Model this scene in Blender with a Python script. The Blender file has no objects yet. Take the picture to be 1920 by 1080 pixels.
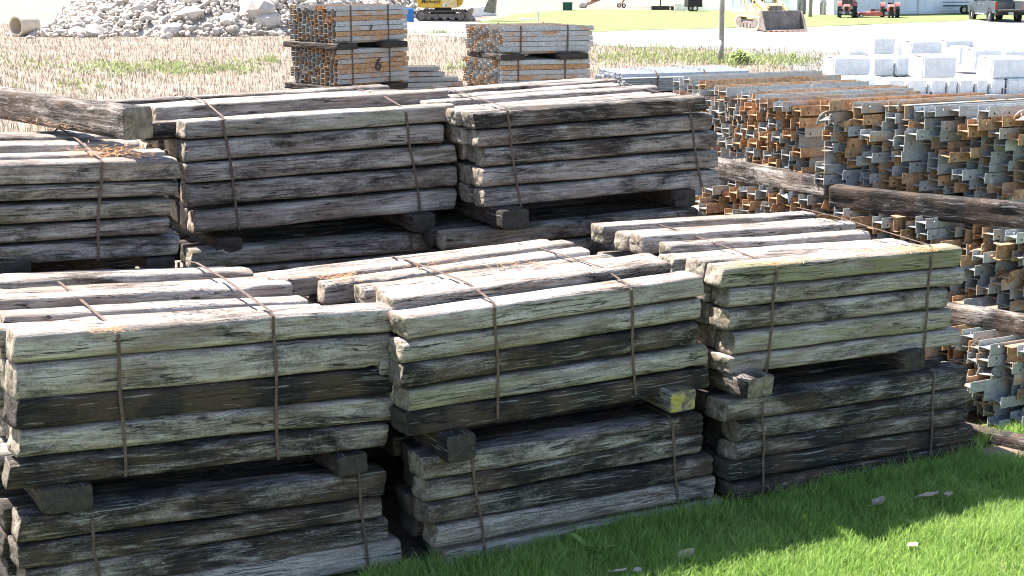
import bpy, bmesh, math, random
from mathutils import Vector, Matrix, noise
random.seed(7)
R = math.radians
C = bpy.data.collections.new("yard"); bpy.context.scene.collection.children.link(C)
SC = bpy.context.scene

# ------------------------------------------------------------------ camera model
F, TH, CAMZ = 2800.0, 0.2139, 3.607
CT, ST = math.cos(TH), math.sin(TH)
CAMP = Vector((0, 0, CAMZ))
def ray(px, py):
    a, b = (px - 960) / F, (540 - py) / F
    return Vector((a, CT + b * ST, -ST + b * CT))
def on_z(px, py, z=0.0):
    d = ray(px, py); return CAMP + d * ((z - CAMZ) / d.z)
def on_plane(px, py, P, n):
    d = ray(px, py); return CAMP + d * ((P - CAMP).dot(n) / d.dot(n))
def at_depth(px, py, dep): return CAMP + ray(px, py) * dep
PHI = 0.4746
U = Vector((math.cos(PHI), math.sin(PHI), 0)); V = Vector((-U.y, U.x, 0)); Z = Vector((0, 0, 1))
def ab(a, b, z=0.0): return U * a + V * b + Z * z

# ------------------------------------------------------------------ tagging
def tag(o, label=None, cat=None, group=None, kind=None):
    if label: o["label"] = label
    if cat: o["category"] = cat
    if group: o["group"] = group
    if kind: o["kind"] = kind
    return o
def link(o, parent=None):
    C.objects.link(o)
    if parent: o.parent = parent
    return o
def empty(name, loc, rz=0.0, label=None, cat=None, group=None):
    o = bpy.data.objects.new(name, None); link(o); o.location = loc; o.rotation_euler = (0, 0, rz)
    o.empty_display_size = 0.1
    return tag(o, label, cat, group)
ORD = "zeroth first second third fourth fifth sixth seventh eighth ninth tenth eleventh twelfth thirteenth fourteenth fifteenth sixteenth seventeenth eighteenth".split()

# ------------------------------------------------------------------ mesh builder
class MB:
    def __init__(s): s.v = []; s.f = []; s.m = []
    def add(s, vs, fs, mi=0):
        o = len(s.v); s.v += [tuple(x) for x in vs]
        for f in fs: s.f.append(tuple(o + i for i in f)); s.m.append(mi)
    def box(s, c, d, mi=0, rot=None, taper=1.0):
        hx, hy, hz = d[0] / 2, d[1] / 2, d[2] / 2
        vs = []
        for z in (-1, 1):
            t = taper if z > 0 else 1
            for x, y in ((-1, -1), (1, -1), (1, 1), (-1, 1)):
                p = Vector((x * hx * t, y * hy * t, z * hz))
                if rot is not None: p = rot @ p
                vs.append(p + Vector(c))
        s.add(vs, [(3, 2, 1, 0), (4, 5, 6, 7), (0, 1, 5, 4), (1, 2, 6, 5), (2, 3, 7, 6), (3, 0, 4, 7)], mi)
    def prism(s, prof, axis, a0, a1, mi=0):
        n = len(prof); vs = []
        for a in (a0, a1):
            for p, q in prof:
                vs.append({'x': (a, p, q), 'y': (p, a, q), 'z': (p, q, a)}[axis])
        fs = [(i, (i + 1) % n, n + (i + 1) % n, n + i) for i in range(n)]
        fs += [tuple(range(n - 1, -1, -1)), tuple(range(n, 2 * n))]
        s.add(vs, fs, mi)
    def tube(s, p0, p1, r0, r1=None, n=10, mi=0, cap=True):
        r1 = r0 if r1 is None else r1
        p0, p1 = Vector(p0), Vector(p1); d = (p1 - p0).normalized()
        a = d.orthogonal().normalized(); b = d.cross(a)
        vs = []
        for p, r in ((p0, r0), (p1, r1)):
            for i in range(n):
                t = 2 * math.pi * i / n; vs.append(p + (a * math.cos(t) + b * math.sin(t)) * r)
        fs = [(i, (i + 1) % n, n + (i + 1) % n, n + i) for i in range(n)]
        if cap: fs += [tuple(range(n - 1, -1, -1)), tuple(range(n, 2 * n))]
        s.add(vs, fs, mi)
    def ring(s, c, axis, r_out, r_in, w, n=24, mi=0):
        vs = []
        for a, r in ((-w / 2, r_out), (w / 2, r_out), (w / 2, r_in), (-w / 2, r_in)):
            for i in range(n):
                t = 2 * math.pi * i / n; p, q = r * math.cos(t), r * math.sin(t)
                vs.append(Vector(c) + Vector({'x': (a, p, q), 'y': (p, a, q), 'z': (p, q, a)}[axis]))
        fs = []
        for k in range(4):
            for i in range(n):
                j = (i + 1) % n; k2 = (k + 1) % 4
                fs.append((k * n + i, k * n + j, k2 * n + j, k2 * n + i))
        s.add(vs, fs, mi)
    def mesh(s, name, mats, smooth=False):
        me = bpy.data.meshes.new(name); me.from_pydata(s.v, [], s.f)
        for m in (mats if isinstance(mats, (list, tuple)) else [mats]): me.materials.append(m)
        me.polygons.foreach_set("material_index", s.m)
        if smooth: me.polygons.foreach_set("use_smooth", [True] * len(s.f))
        me.update(); return me
    def build(s, name, mats, parent=None, smooth=False, bevel=0.0):
        me = s.mesh(name, mats, smooth)
        bm = bmesh.new(); bm.from_mesh(me); bmesh.ops.recalc_face_normals(bm, faces=bm.faces); bm.to_mesh(me); bm.free()
        o = bpy.data.objects.new(name, me); link(o, parent)
        if bevel:
            b = o.modifiers.new("bevel", 'BEVEL'); b.width = bevel; b.segments = 2; b.limit_method = 'ANGLE'; b.angle_limit = R(40)
        return o

# ------------------------------------------------------------------ node helper
class NT:
    def __init__(s, name):
        s.mat = bpy.data.materials.new(name); s.mat.use_nodes = True
        s.t = s.mat.node_tree; s.t.nodes.clear()
        s.out = s.t.nodes.new("ShaderNodeOutputMaterial"); s.b = s.t.nodes.new("ShaderNodeBsdfPrincipled")
        s.t.links.new(s.b.outputs[0], s.out.inputs[0])
    def n(s, typ, ins=None, **kw):
        nd = s.t.nodes.new("ShaderNode" + typ)
        for k, v in kw.items(): setattr(nd, k, v)
        for k, v in (ins or {}).items(): s.set(nd.inputs[k], v)
        return nd
    def set(s, sock, v):
        if isinstance(v, bpy.types.NodeSocket): s.t.links.new(v, sock)
        elif isinstance(v, bpy.types.Node): s.t.links.new(v.outputs[0], sock)
        else:
            if isinstance(v, (tuple, list)) and sock.type == 'RGBA' and len(v) == 3: v = (*v, 1)
            sock.default_value = v
    def math(s, op, a, b=0.0, clamp=False):
        nd = s.n("Math", operation=op, use_clamp=clamp); s.set(nd.inputs[0], a)
        if op not in ('ABSOLUTE', 'SQRT'): s.set(nd.inputs[1], b)
        return nd.outputs[0]
    def ramp(s, v, a, b, c=0.0, d=1.0):
        nd = s.n("MapRange", interpolation_type='SMOOTHSTEP')
        s.set(nd.inputs[0], v); s.set(nd.inputs[1], a); s.set(nd.inputs[2], b); s.set(nd.inputs[3], c); s.set(nd.inputs[4], d)
        return nd.outputs[0]
    def mix(s, f, a, b, blend='MIX'):
        nd = s.n("Mix", data_type='RGBA', blend_type=blend)
        s.set(nd.inputs[0], f); s.set(nd.inputs[6], a); s.set(nd.inputs[7], b); return nd.outputs[2]
    def vmath(s, op, a, b): 
        nd = s.n("VectorMath", operation=op); s.set(nd.inputs[0], a); s.set(nd.inputs[1], b); return nd.outputs[0]
    def noise(s, vec, scale=1.0, detail=4.0, rough=0.55, dist=0.0, out=0):
        nd = s.n("TexNoise", {"Vector": vec, "Scale": scale, "Detail": detail, "Roughness": rough, "Distortion": dist}); return nd.outputs[out]
    def vor(s, vec, scale=1.0, feature='F1', out=0):
        nd = s.n("TexVoronoi", {"Vector": vec, "Scale": scale}, feature=feature); return nd.outputs[out]
    def bump(s, h, strength=0.5, dist=0.01):
        nd = s.n("Bump", {"Height": h, "Strength": strength, "Distance": dist}); s.set(s.b.inputs["Normal"], nd.outputs[0])
    def fin(s, col, rough=0.9, metal=0.0, spec=0.3):
        s.set(s.b.inputs["Base Color"], col); s.set(s.b.inputs["Roughness"], rough); s.set(s.b.inputs["Metallic"], metal)
        s.b.inputs["Specular IOR Level"].default_value = spec
        return s.mat

def wood_mats():
    t = NT("weathered_timber")
    tc = t.n("TexCoord").outputs["Object"]; oi = t.n("ObjectInfo")
    sp = t.n("SeparateColor", {0: oi.outputs["Color"]}); DK, MS, SD = sp.outputs[0], sp.outputs[1], sp.outputs[2]
    off = t.n("CombineXYZ", {0: t.math('MULTIPLY', SD, 37.0), 1: t.math('MULTIPLY', SD, 91.0), 2: t.math('MULTIPLY', SD, 53.0)}).outputs[0]
    v0 = t.vmath('ADD', tc, off)
    wob = t.vmath('SUBTRACT', t.noise(t.vmath('MULTIPLY', v0, (1.6, 5, 5)), 1.0, 2, .5, 0, 1), (.5, .5, .5))
    v1 = t.vmath('ADD', v0, t.vmath('MULTIPLY', wob, (0.0, .05, .05)))
    kd = t.vor(t.vmath('MULTIPLY', v0, (1.3, 4.2, 4.2)), 1.0)
    kn = t.ramp(kd, .30, .02)
    v2 = t.vmath('ADD', v1, t.n("CombineXYZ", {0: 0.0, 1: t.math('MULTIPLY', kn, .018), 2: t.math('MULTIPLY', kn, .03)}).outputs[0])
    g1 = t.noise(t.vmath('MULTIPLY', v2, (2.6, 40, 40)), 1.0, 6, .68)
    g2 = t.noise(t.vmath('MULTIPLY', v2, (7.0, 130, 130)), 1.0, 4, .65)
    pa = t.noise(t.vmath('MULTIPLY', v1, (1.7, 4.5, 4.5)), 1.0, 6, .66, .6)
    pb = t.noise(t.vmath('MULTIPLY', v1, (4.5, 16, 16)), 1.0, 6, .70, .4)
    fine = t.noise(t.vmath('MULTIPLY', tc, (.55, 1, 1)), 110.0, 4, .75)
    gg = t.math('ADD', t.math('MULTIPLY', t.math('SUBTRACT', g1, .5), .8), t.math('MULTIPLY', t.math('SUBTRACT', g2, .5), .6))
    ff = t.math('SUBTRACT', fine, .5)
    s0 = t.math('ADD', t.math('ADD', pa, t.math('MULTIPLY', gg, .22)), t.math('ADD', t.math('MULTIPLY', t.math('SUBTRACT', pb, .5), .28), t.math('MULTIPLY', ff, .25)))
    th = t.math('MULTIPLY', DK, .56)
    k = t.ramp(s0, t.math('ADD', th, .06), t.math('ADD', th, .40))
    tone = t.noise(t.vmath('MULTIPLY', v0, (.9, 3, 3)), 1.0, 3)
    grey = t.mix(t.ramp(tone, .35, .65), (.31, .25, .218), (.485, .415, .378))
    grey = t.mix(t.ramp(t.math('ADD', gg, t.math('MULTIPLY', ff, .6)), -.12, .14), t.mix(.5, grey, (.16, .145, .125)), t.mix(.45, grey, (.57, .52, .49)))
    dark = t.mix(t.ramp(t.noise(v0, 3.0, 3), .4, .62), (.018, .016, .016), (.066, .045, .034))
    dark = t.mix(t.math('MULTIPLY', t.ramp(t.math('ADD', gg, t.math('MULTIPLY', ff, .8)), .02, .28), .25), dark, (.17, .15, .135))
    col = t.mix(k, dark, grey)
    col = t.mix(t.math('MULTIPLY', t.ramp(t.math('ADD', pb, t.math('MULTIPLY', t.math('ADD', gg, ff), .35)), .62, .80), t.math('SUBTRACT', .92, t.math('MULTIPLY', DK, .62))), col, (.62, .57, .535))
    col = t.mix(t.math('MULTIPLY', t.ramp(t.noise(t.vmath('MULTIPLY', v0, (1.1, 4, 4)), 1.3, 3), .44, .66), t.math('ADD', t.math('MULTIPLY', k, .5), .08)), col, (.155, .10, .066))
    mm = t.math('MULTIPLY', t.math('MULTIPLY', t.ramp(MS, .18, .95), t.ramp(t.math('ADD', t.noise(t.vmath('MULTIPLY', v0, (1.2, 6, 6)), 1.0, 4, .6), t.math('MULTIPLY', gg, .3)), .45, .60)), .72)
    col = t.mix(mm, col, t.mix(fine, (.11, .115, .04), (.28, .275, .13)))
    # long drying checks and knots
    cr = t.noise(t.vmath('MULTIPLY', v2, (.8, 20, 20)), 1.0, 3, .55)
    crk = t.ramp(t.math('ABSOLUTE', t.math('SUBTRACT', cr, .5)), .015, .003)
    crk = t.math('MULTIPLY', crk, t.ramp(t.noise(t.vmath('MULTIPLY', v0, (2, 8, 8)), 1.0, 2), .49, .56))
    col = t.mix(t.math('MULTIPLY', crk, .9), col, (.02, .017, .015))
    kcore = t.ramp(kd, .06, .03)
    col = t.mix(t.math('MULTIPLY', kcore, .8), col, (.05, .038, .03))
    kcore = t.ramp(kd, .06, .03)
    col = t.mix(t.math('MULTIPLY', kcore, .8), col, (.05, .038, .03))
    g3 = t.noise(t.vmath('MULTIPLY', v2, (2.4, 85, 85)), 1.0, 3, .6)
    col = t.mix(t.math('MULTIPLY', t.ramp(g3, .56, .66), .6), col, (.06, .053, .05))
    col = t.mix(t.math('MULTIPLY', t.ramp(g3, .42, .32), .35), col, (.56, .55, .53))
    h = t.math('ADD', t.math('MULTIPLY', g1, .8), t.math('MULTIPLY', g2, .45))
    h = t.math('SUBTRACT', h, t.math('MULTIPLY', crk, .8)); h = t.math('ADD', h, t.math('MULTIPLY', fine, .25)); h = t.math('ADD', h, t.math('MULTIPLY', pb, .5))
    t.bump(h, .9, .014)
    side = t.fin(col, .92, 0, .2)
    # end grain
    e = NT("timber_end_grain")
    tc = e.n("TexCoord").outputs["Object"]; oi = e.n("ObjectInfo")
    sp = e.n("SeparateColor", {0: oi.outputs["Color"]}); DK, MS, SD = sp.outputs[0], sp.outputs[1], sp.outputs[2]
    v = e.vmath('ADD', e.vmath('MULTIPLY', tc, (.2, 1, 1)), e.n("CombineXYZ", {0: e.math('MULTIPLY', SD, 17.0), 1: 0.0, 2: 0.0}).outputs[0])
    sx = e.n("SeparateXYZ", {0: tc}); ang = e.math('ARCTAN2', sx.outputs[2], sx.outputs[1])
    rr = e.n("VectorMath", {0: e.vmath('MULTIPLY', tc, (0, 1, 1))}, operation='LENGTH').outputs[1]
    na = e.noise(e.n("CombineXYZ", {0: e.math('MULTIPLY', e.math('COSINE', ang), 2.2), 1: e.math('MULTIPLY', e.math('SINE', ang), 2.2), 2: e.math('MULTIPLY', SD, 40.0)}).outputs[0], 2.0, 2)
    split = e.math('MULTIPLY', e.ramp(e.math('ABSOLUTE', e.math('SUBTRACT', na, .5)), .010, .002), e.ramp(e.noise(v, 7, 2), .44, .56))
    rings = e.noise(e.n("CombineXYZ", {0: e.math('MULTIPLY', rr, 60.0), 1: SD, 2: 0.0}).outputs[0], 2.0, 3)
    pz = e.noise(v, 18, 5, .65)
    col = e.mix(e.ramp(pz, .3, .68), (.13, .10, .075), (.37, .32, .26))
    col = e.mix(e.math('MULTIPLY', rings, .3), col, (.10, .08, .06))
    col = e.mix(e.math('MULTIPLY', e.ramp(DK, .5, .95), .88), col, (.03, .027, .026))
    col = e.mix(e.math('MULTIPLY', e.ramp(MS, .82, .97), e.ramp(e.noise(v, 9, 4), .42, .6)), col, (.42, .36, .09))
    col = e.mix(e.math('MULTIPLY', split, .9), col, (.015, .012, .01))
    hh = e.math('SUBTRACT', e.math('ADD', pz, e.math('MULTIPLY', rings, .4)), e.math('MULTIPLY', split, .8))
    e.bump(hh, .8, .01)
    return side, e.fin(col, .95, 0, .15)
WOOD, WOOD_END = wood_mats()

def steel_mat(island=False):
    t = NT("galvanised_and_rusty_steel")
    tc = t.n("TexCoord").outputs["Object"]; oi = t.n("ObjectInfo")
    sp = t.n("SeparateColor", {0: oi.outputs["Color"]}); RU, BR, SD = sp.outputs[0], sp.outputs[1], sp.outputs[2]
    if island:
        SD = t.n('NewGeometry').outputs['Random Per Island']; RU = t.math('ADD', t.math('MULTIPLY', SD, .9), .05)
    off = t.n("CombineXYZ", {0: t.math('MULTIPLY', SD, 31.0), 1: t.math('MULTIPLY', SD, 67.0), 2: t.math('MULTIPLY', SD, 13.0)}).outputs[0]
    v = t.vmath('ADD', tc, off)
    big = t.noise(t.vmath('MULTIPLY', v, (2.4, 4, 4)), 1.0, 5, .6, .4)
    med = t.noise(v, 22, 5, .65); sp2 = t.vor(v, 70.0, out=1)
    spg = t.n("SeparateColor", {0: sp2}).outputs[0]
    zinc = t.mix(t.ramp(t.math('ADD', t.math('MULTIPLY', spg, .4), med), .35, .95), (.24, .26, .275), (.45, .465, .47))
    zinc = t.mix(t.math('MULTIPLY', BR, .55), zinc, (.30, .29, .26))
    zinc = t.mix(t.ramp(t.noise(v, 6, 5, .65), .60, .75), zinc, (.62, .61, .58))
    rust = t.mix(t.ramp(med, .32, .66), (.25, .13, .066), (.49, .30, .16))
    rust = t.mix(t.math('MULTIPLY', t.ramp(t.noise(v, 9, 4), .5, .68), .55), rust, (.40, .31, .215))
    m = t.ramp(t.math('ADD', t.math('ADD', big, t.math('MULTIPLY', t.math('SUBTRACT', med, .5), .35)), t.math('MULTIPLY', t.math('SUBTRACT', RU, .5), .85)), .45, .66)
    col = t.mix(m, zinc, rust)
    t.bump(t.math('ADD', med, t.math('MULTIPLY', m, .3)), .25, .003)
    rough = t.n("MapRange", {0: m, 3: .5, 4: .9}).outputs[0]; metal = t.n("MapRange", {0: m, 3: .25, 4: 0.0}).outputs[0]
    return t.fin(col, rough, metal, .4)
STEEL = steel_mat(); STEEL_MIX = steel_mat(True)

def simple(name, c1, c2, scale=8.0, rough=.9, metal=0.0, bump=.3, bdist=.01, detail=6, lo=.35, hi=.65, spec=.3, coat=0.0):
    t = NT(name); tc = t.n("TexCoord").outputs["Object"]
    n1 = t.noise(tc, scale, detail, .6); n2 = t.noise(tc, scale * 5.3, 4, .6)
    s = t.math('ADD', t.math('MULTIPLY', n1, .65), t.math('MULTIPLY', n2, .35))
    if bump: t.bump(s, bump, bdist)
    if coat: t.b.inputs["Coat Weight"].default_value = coat
    return t.fin(t.mix(t.ramp(s, lo, hi), c1, c2), rough, metal, spec)
STRAP = simple("rusted_strap", (.075, .052, .043), (.15, .10, .08), 30, .75, .2)
CONC = simple("cast_concrete", (.66, .66, .655), (.82, .82, .815), 3.5, .95, 0, .5, .03)
RUB = simple("broken_concrete", (.35, .302, .262), (.53, .477, .428), 1.1, .95, 0, .5, .05)
PLAST = simple("tan_pipe", (.50, .41, .29), (.62, .53, .40), 3, .8)
YEL = simple("yellow_paint", (.62, .36, .03), (.74, .46, .06), 2.0, .45, 0, 0, .01, coat=.2)
PYEL = simple("faded_yellow_paint", (.60, .44, .19), (.76, .60, .34), 3.0, .6, 0, 0)
RED = simple("red_paint", (.40, .10, .09), (.52, .17, .15), 3.0, .45, 0, 0)
BLACK = simple("dark_rubber", (.022, .022, .024), (.05, .048, .046), 6, .85)
TRACK = simple("dusty_track_steel", (.05, .045, .042), (.15, .13, .11), 6, .85)
BUCK = simple("worn_bucket_steel", (.15, .125, .11), (.28, .24, .21), 2.5, .7, .2)
GREYP = simple("graphite_car_paint", (.085, .095, .11), (.105, .115, .13), 1.0, .3, .35, 0, coat=.7, spec=.5)
CHROME = simple("alloy_metal", (.5, .5, .52), (.62, .62, .63), 4, .35, .6, 0)
WHITE = simple("white_shed_paint", (.76, .765, .78), (.84, .845, .86), 1.2, .6, 0, 0)
BLUE = simple("blue_plastic", (.03, .16, .42), (.05, .22, .52), 3, .6, 0, 0)
DGREEN = simple("dark_green_paint", (.02, .07, .05), (.03, .10, .07), 3, .7, 0, 0)
DARK = simple("black_void_paint", (.012, .012, .014), (.03, .03, .032), 3, .9, 0, 0)
POLE = simple("grey_pole_wood", (.20, .185, .16), (.36, .34, .30), 7, .95, 0, .6, .01)
RUSTRED = simple("rust_red_frame", (.22, .07, .045), (.34, .14, .09), 3, .8)
LAMPRED = simple("red_lens", (.45, .02, .02), (.55, .04, .03), 3, .25, 0, 0)
PLATE = simple("plate_white", (.6, .6, .58), (.7, .7, .68), 4, .5, 0, 0)
def glass_mat():
    t = NT("dark_window_glass"); tc = t.n("TexCoord").outputs["Object"]
    return t.fin(t.mix(t.noise(tc, 2.0), (.02, .03, .04), (.04, .05, .065)), .08, 0, .6)
GLASS = glass_mat()
def paint_mat():
    t = NT("black_spray_paint"); tc = t.n("TexCoord").outputs["Object"]
    return t.fin(t.mix(t.noise(tc, 9), (.02, .02, .025), (.06, .06, .065)), .7)
SPRAY = paint_mat()

def blade_mat(name, cols, rough=.7, trans=.0):
    t = NT(name); g = t.n("NewGeometry"); r = g.outputs["Random Per Island"]
    pos = t.n("TexCoord").outputs["Object"]
    cr = t.n("ValToRGB"); cr.color_ramp.elements[0].color = (*cols[0], 1); cr.color_ramp.elements[1].color = (*cols[-1], 1)
    for i, c in enumerate(cols[1:-1]):
        e = cr.color_ramp.elements.new((i + 1) / (len(cols) - 1)); e.color = (*c, 1)
    t.set(cr.inputs[0], t.math('ADD', t.math('MULTIPLY', r, .6), t.math('MULTIPLY', t.noise(pos, 1.6, 3), .4)))
    m = t.fin(cr.outputs[0], rough, 0, .25)
    if trans:
        tr = t.n("BsdfTranslucent", {0: cr.outputs[0]}); mx = t.n("MixShader", {0: trans, 1: t.b.outputs[0], 2: tr.outputs[0]})
        t.t.links.new(mx.outputs[0], t.out.inputs[0])
    return m
GRASS = blade_mat("lawn_blade", [(.105, .20, .038), (.19, .325, .065), (.33, .48, .12), (.52, .54, .28)], .55, .5)
STRAW = blade_mat("dry_stalk", [(.17, .112, .078), (.275, .205, .15), (.39, .32, .25), (.22, .155, .112)], .9)
WEED = blade_mat("weed_leaf", [(.21, .28, .09), (.30, .36, .14), (.40, .42, .22)], .7, .3)
LITTER = blade_mat("dry_needles", [(.20, .085, .03), (.33, .16, .065), (.40, .24, .12)], .9)
DLEAF = blade_mat("dead_leaf", [(.24, .18, .12), (.38, .31, .23), (.45, .40, .33)], .85)

def ground_mat(name, kind):
    t = NT(name); tc = t.n("TexCoord").outputs["Object"]
    n1 = t.noise(tc, .25, 5, .6); n2 = t.noise(tc, 2.2, 6, .65); n3 = t.noise(tc, 14, 5, .7)
    s = t.math('ADD', t.math('MULTIPLY', n2, .5), t.math('MULTIPLY', n3, .5))
    if kind == 'field':
        col = t.mix(t.ramp(s, .36, .64), (.165, .130, .102), (.27, .222, .178))
        col = t.mix(t.math('MULTIPLY', t.ramp(n1, .50, .66), .6), col, (.33, .285, .24))
    elif kind == 'gravel':
        st = t.vor(tc, 26.0, out=1)
        col = t.mix(t.ramp(s, .32, .66), (.175, .165, .155), (.25, .24, .23))
        col = t.mix(.35, col, t.mix(t.n("SeparateColor", {0: st}).outputs[0], (.12, .112, .105), (.24, .232, .225)))
        col = t.mix(t.math('MULTIPLY', t.ramp(n1, .52, .66), .45), col, (.17, .145, .11))
    elif kind == 'lawn':
        col = t.mix(t.ramp(s, .34, .66), (.115, .15, .05), (.185, .215, .10))
        col = t.mix(t.math('MULTIPLY', t.ramp(n1, .45, .62), .45), col, (.20, .21, .10))
    elif kind == 'turf':
        col = t.mix(t.ramp(s, .36, .64), (.07, .095, .03), (.16, .19, .065))
    elif kind == 'dirt':
        col = t.mix(t.ramp(s, .36, .66), (.13, .095, .072), (.25, .195, .155))
    t.bump(s, .9, .06 if kind in ('field', 'lawn') else .03)
    return t.fin(col, .97, 0, .1)
M_FIELD, M_GRAVEL, M_LAWN, M_TURF, M_DIRT = [ground_mat(k + "_ground", k) for k in ('field', 'gravel', 'lawn', 'turf', 'dirt')]

# ================================================================== TIMBER
LT, DT, HT = 2.19, .205, .155
def timber_mesh(seed, ex, wave=1.0):
    rnd = random.Random(seed); NX, NA = 46, 36
    mb = MB(); s3 = Vector((seed * 11.3, seed * 5.7, seed * 3.1))
    slx, slz = rnd.uniform(-.05, .05), rnd.uniform(-.08, .08)
    chips = [(rnd.choice((-1, 1)) * rnd.uniform(.6, 1.09), rnd.uniform(0, 6.28), rnd.uniform(.05, .22), rnd.uniform(.05, .13)) for _ in range(5)]
    fl = [rnd.uniform(.92, 1.0) for _ in range(4)]
    def ringpts(x, scale=1.0, dx=0.0, jit=0.0):
        out = []
        cy = noise.noise(s3 + Vector((x * 1.1, 0, 0))) * .006 * wave; cz = noise.noise(s3 + Vector((x * .9, 9, 0))) * .010 * wave
        sw = 1 + noise.noise(s3 + Vector((x * 1.4, 4, 4))) * .05 * wave
        for i in range(NA):
            a = 2 * math.pi * (i + .5) / NA; c, s = math.cos(a), math.sin(a)
            rr = (abs(c) ** ex + abs(s) ** ex) ** (-1 / ex)
            y, z = c * rr * DT / 2, s * rr * HT / 2
            d = 1 + noise.noise(s3 + Vector((x * 2.2, c * 1.6, s * 1.6))) * .045 * wave + noise.noise(s3 + Vector((x * 7, c * 5, s * 5))) * .022 * wave
            d += noise.noise(s3 + Vector((x * 1.6, c * 9, s * 9))) * .020
            for (px, pa, lx, dp) in chips:
                q = ((x - px) / lx) ** 2 + (math.sin((a - pa) / 2) / .22) ** 2
                if q < 1: d -= dp * (1 - q) ** 1.0
            xx = x + dx + (y * slx * 2 + z * slz * 2) * (abs(x) / (LT / 2)) ** 20
            xx += jit * noise.noise(s3 + Vector((c * 3, s * 3, x)))
            out.append((xx, cy + y * d * sw * scale, cz + z * d * sw * scale))
        return out
    xs = [-LT / 2 + LT * i / NX for i in range(NX + 1)]
    rings = []
    rings.append(ringpts(xs[0], .95, 0, .006)); rings.append(ringpts(xs[0], .985, .004, .006))
    for x in xs: 
        rings.append(ringpts(x + (.012 if x == xs[0] else -.012 if x == xs[-1] else 0)))
    rings.append(ringpts(xs[-1], .985, -.004, .006)); rings.append(ringpts(xs[-1], .95, 0, .006))
    for r in rings: mb.v += r
    n = len(rings)
    for k in range(n - 1):
        for i in range(NA):
            j = (i + 1) % NA
            mb.f.append((k * NA + i, k * NA + j, (k + 1) * NA + j, (k + 1) * NA + i)); mb.m.append(0)
    for side, base in ((-1, 0), (1, (n - 1) * NA)):
        x0 = side * LT / 2
        inner = []
        for sc in (.62, .3):
            o = len(mb.v); inner.append(o)
            mb.v += [(p[0] + .006 * noise.noise(s3 + Vector((p[1] * 40, p[2] * 40, side))), p[1], p[2]) for p in ringpts(x0, sc * .95, 0, .006)]
        o3 = len(mb.v); mb.v.append((x0, 0, 0))
        ch = [base] + inner
        for a, b in zip(ch, ch[1:]):
            for i in range(NA):
                j = (i + 1) % NA
                f = (a + j, a + i, b + i, b + j) if side < 0 else (a + i, a + j, b + j, b + i)
                mb.f.append(f); mb.m.append(1)
        for i in range(NA):
            j = (i + 1) % NA
            mb.f.append((ch[-1] + j, ch[-1] + i, o3) if side < 0 else (ch[-1] + i, ch[-1] + j, o3)); mb.m.append(1)
    me = mb.mesh("timber_post", [WOOD, WOOD_END], True)
    return me
TM = [timber_mesh(i + 1, [11, 8, 5.6, 9, 4.4, 6.6, 10, 5, 8, 12, 6, 4][i], [1, 1.2, 1.4, .8, 1.3, 1, .7, 1.5, 1.1, .6, 1.4, 1.2][i]) for i in range(12)]
BOXY = [0, 1, 3, 6, 9]
def timber(name, center, xaxis, yref, length, depth, height, dark, moss, label, cat, group, mesh=None, flip=True):
    me = TM[random.randrange(len(TM))] if mesh is None else TM[mesh]
    o = bpy.data.objects.new(name, me); link(o)
    X = xaxis.normalized(); Zv = X.cross(yref).normalized(); Y = Zv.cross(X).normalized()
    fx, fz = (random.choice((-1, 1)), random.choice((-1, 1))) if flip else (1, 1)
    if fx * fz < 0: fy = -1
    else: fy = 1
    # proper rotations only
    X2, Y2, Z2 = X * fx, Y * (fx * fz), Zv * fz
    M = Matrix((X2, Y2, Z2)).transposed().to_4x4()
    M.translation = center
    o.matrix_world = M @ Matrix.Diagonal((length / LT, depth / DT, height / HT, 1))
    o.color = (.46 + 1.22 * (dark - .46), moss, random.random(), 1)
    return tag(o, label, cat, group)
def look(d, m):
    if m > .55: return "green-tinged grey" if d < .6 else "dark mossy"
    return "pale grey" if d < .3 else "weathered grey" if d < .55 else "dark brown-grey" if d < .8 else "nearly black"

STK = {  # stack: a, b, yaw
 'FL': (2.1864, 7.9065, .0793), 'FM': (4.3908, 7.8131, .0441), 'FR': (6.6576, 7.8492, .0496),
 'BL': (1.4036, 9.6482, 0.0), 'BM': (3.943, 10.7534, -.0242), 'BR': (6.0221, 10.2524, -.0305)}
STN = {'FL': 'front left', 'FM': 'front middle', 'FR': 'front right', 'BL': 'rear left', 'BM': 'rear middle', 'BR': 'rear right'}
TOPN = {'FL': 'upper', 'BL': 'upper'}
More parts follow.
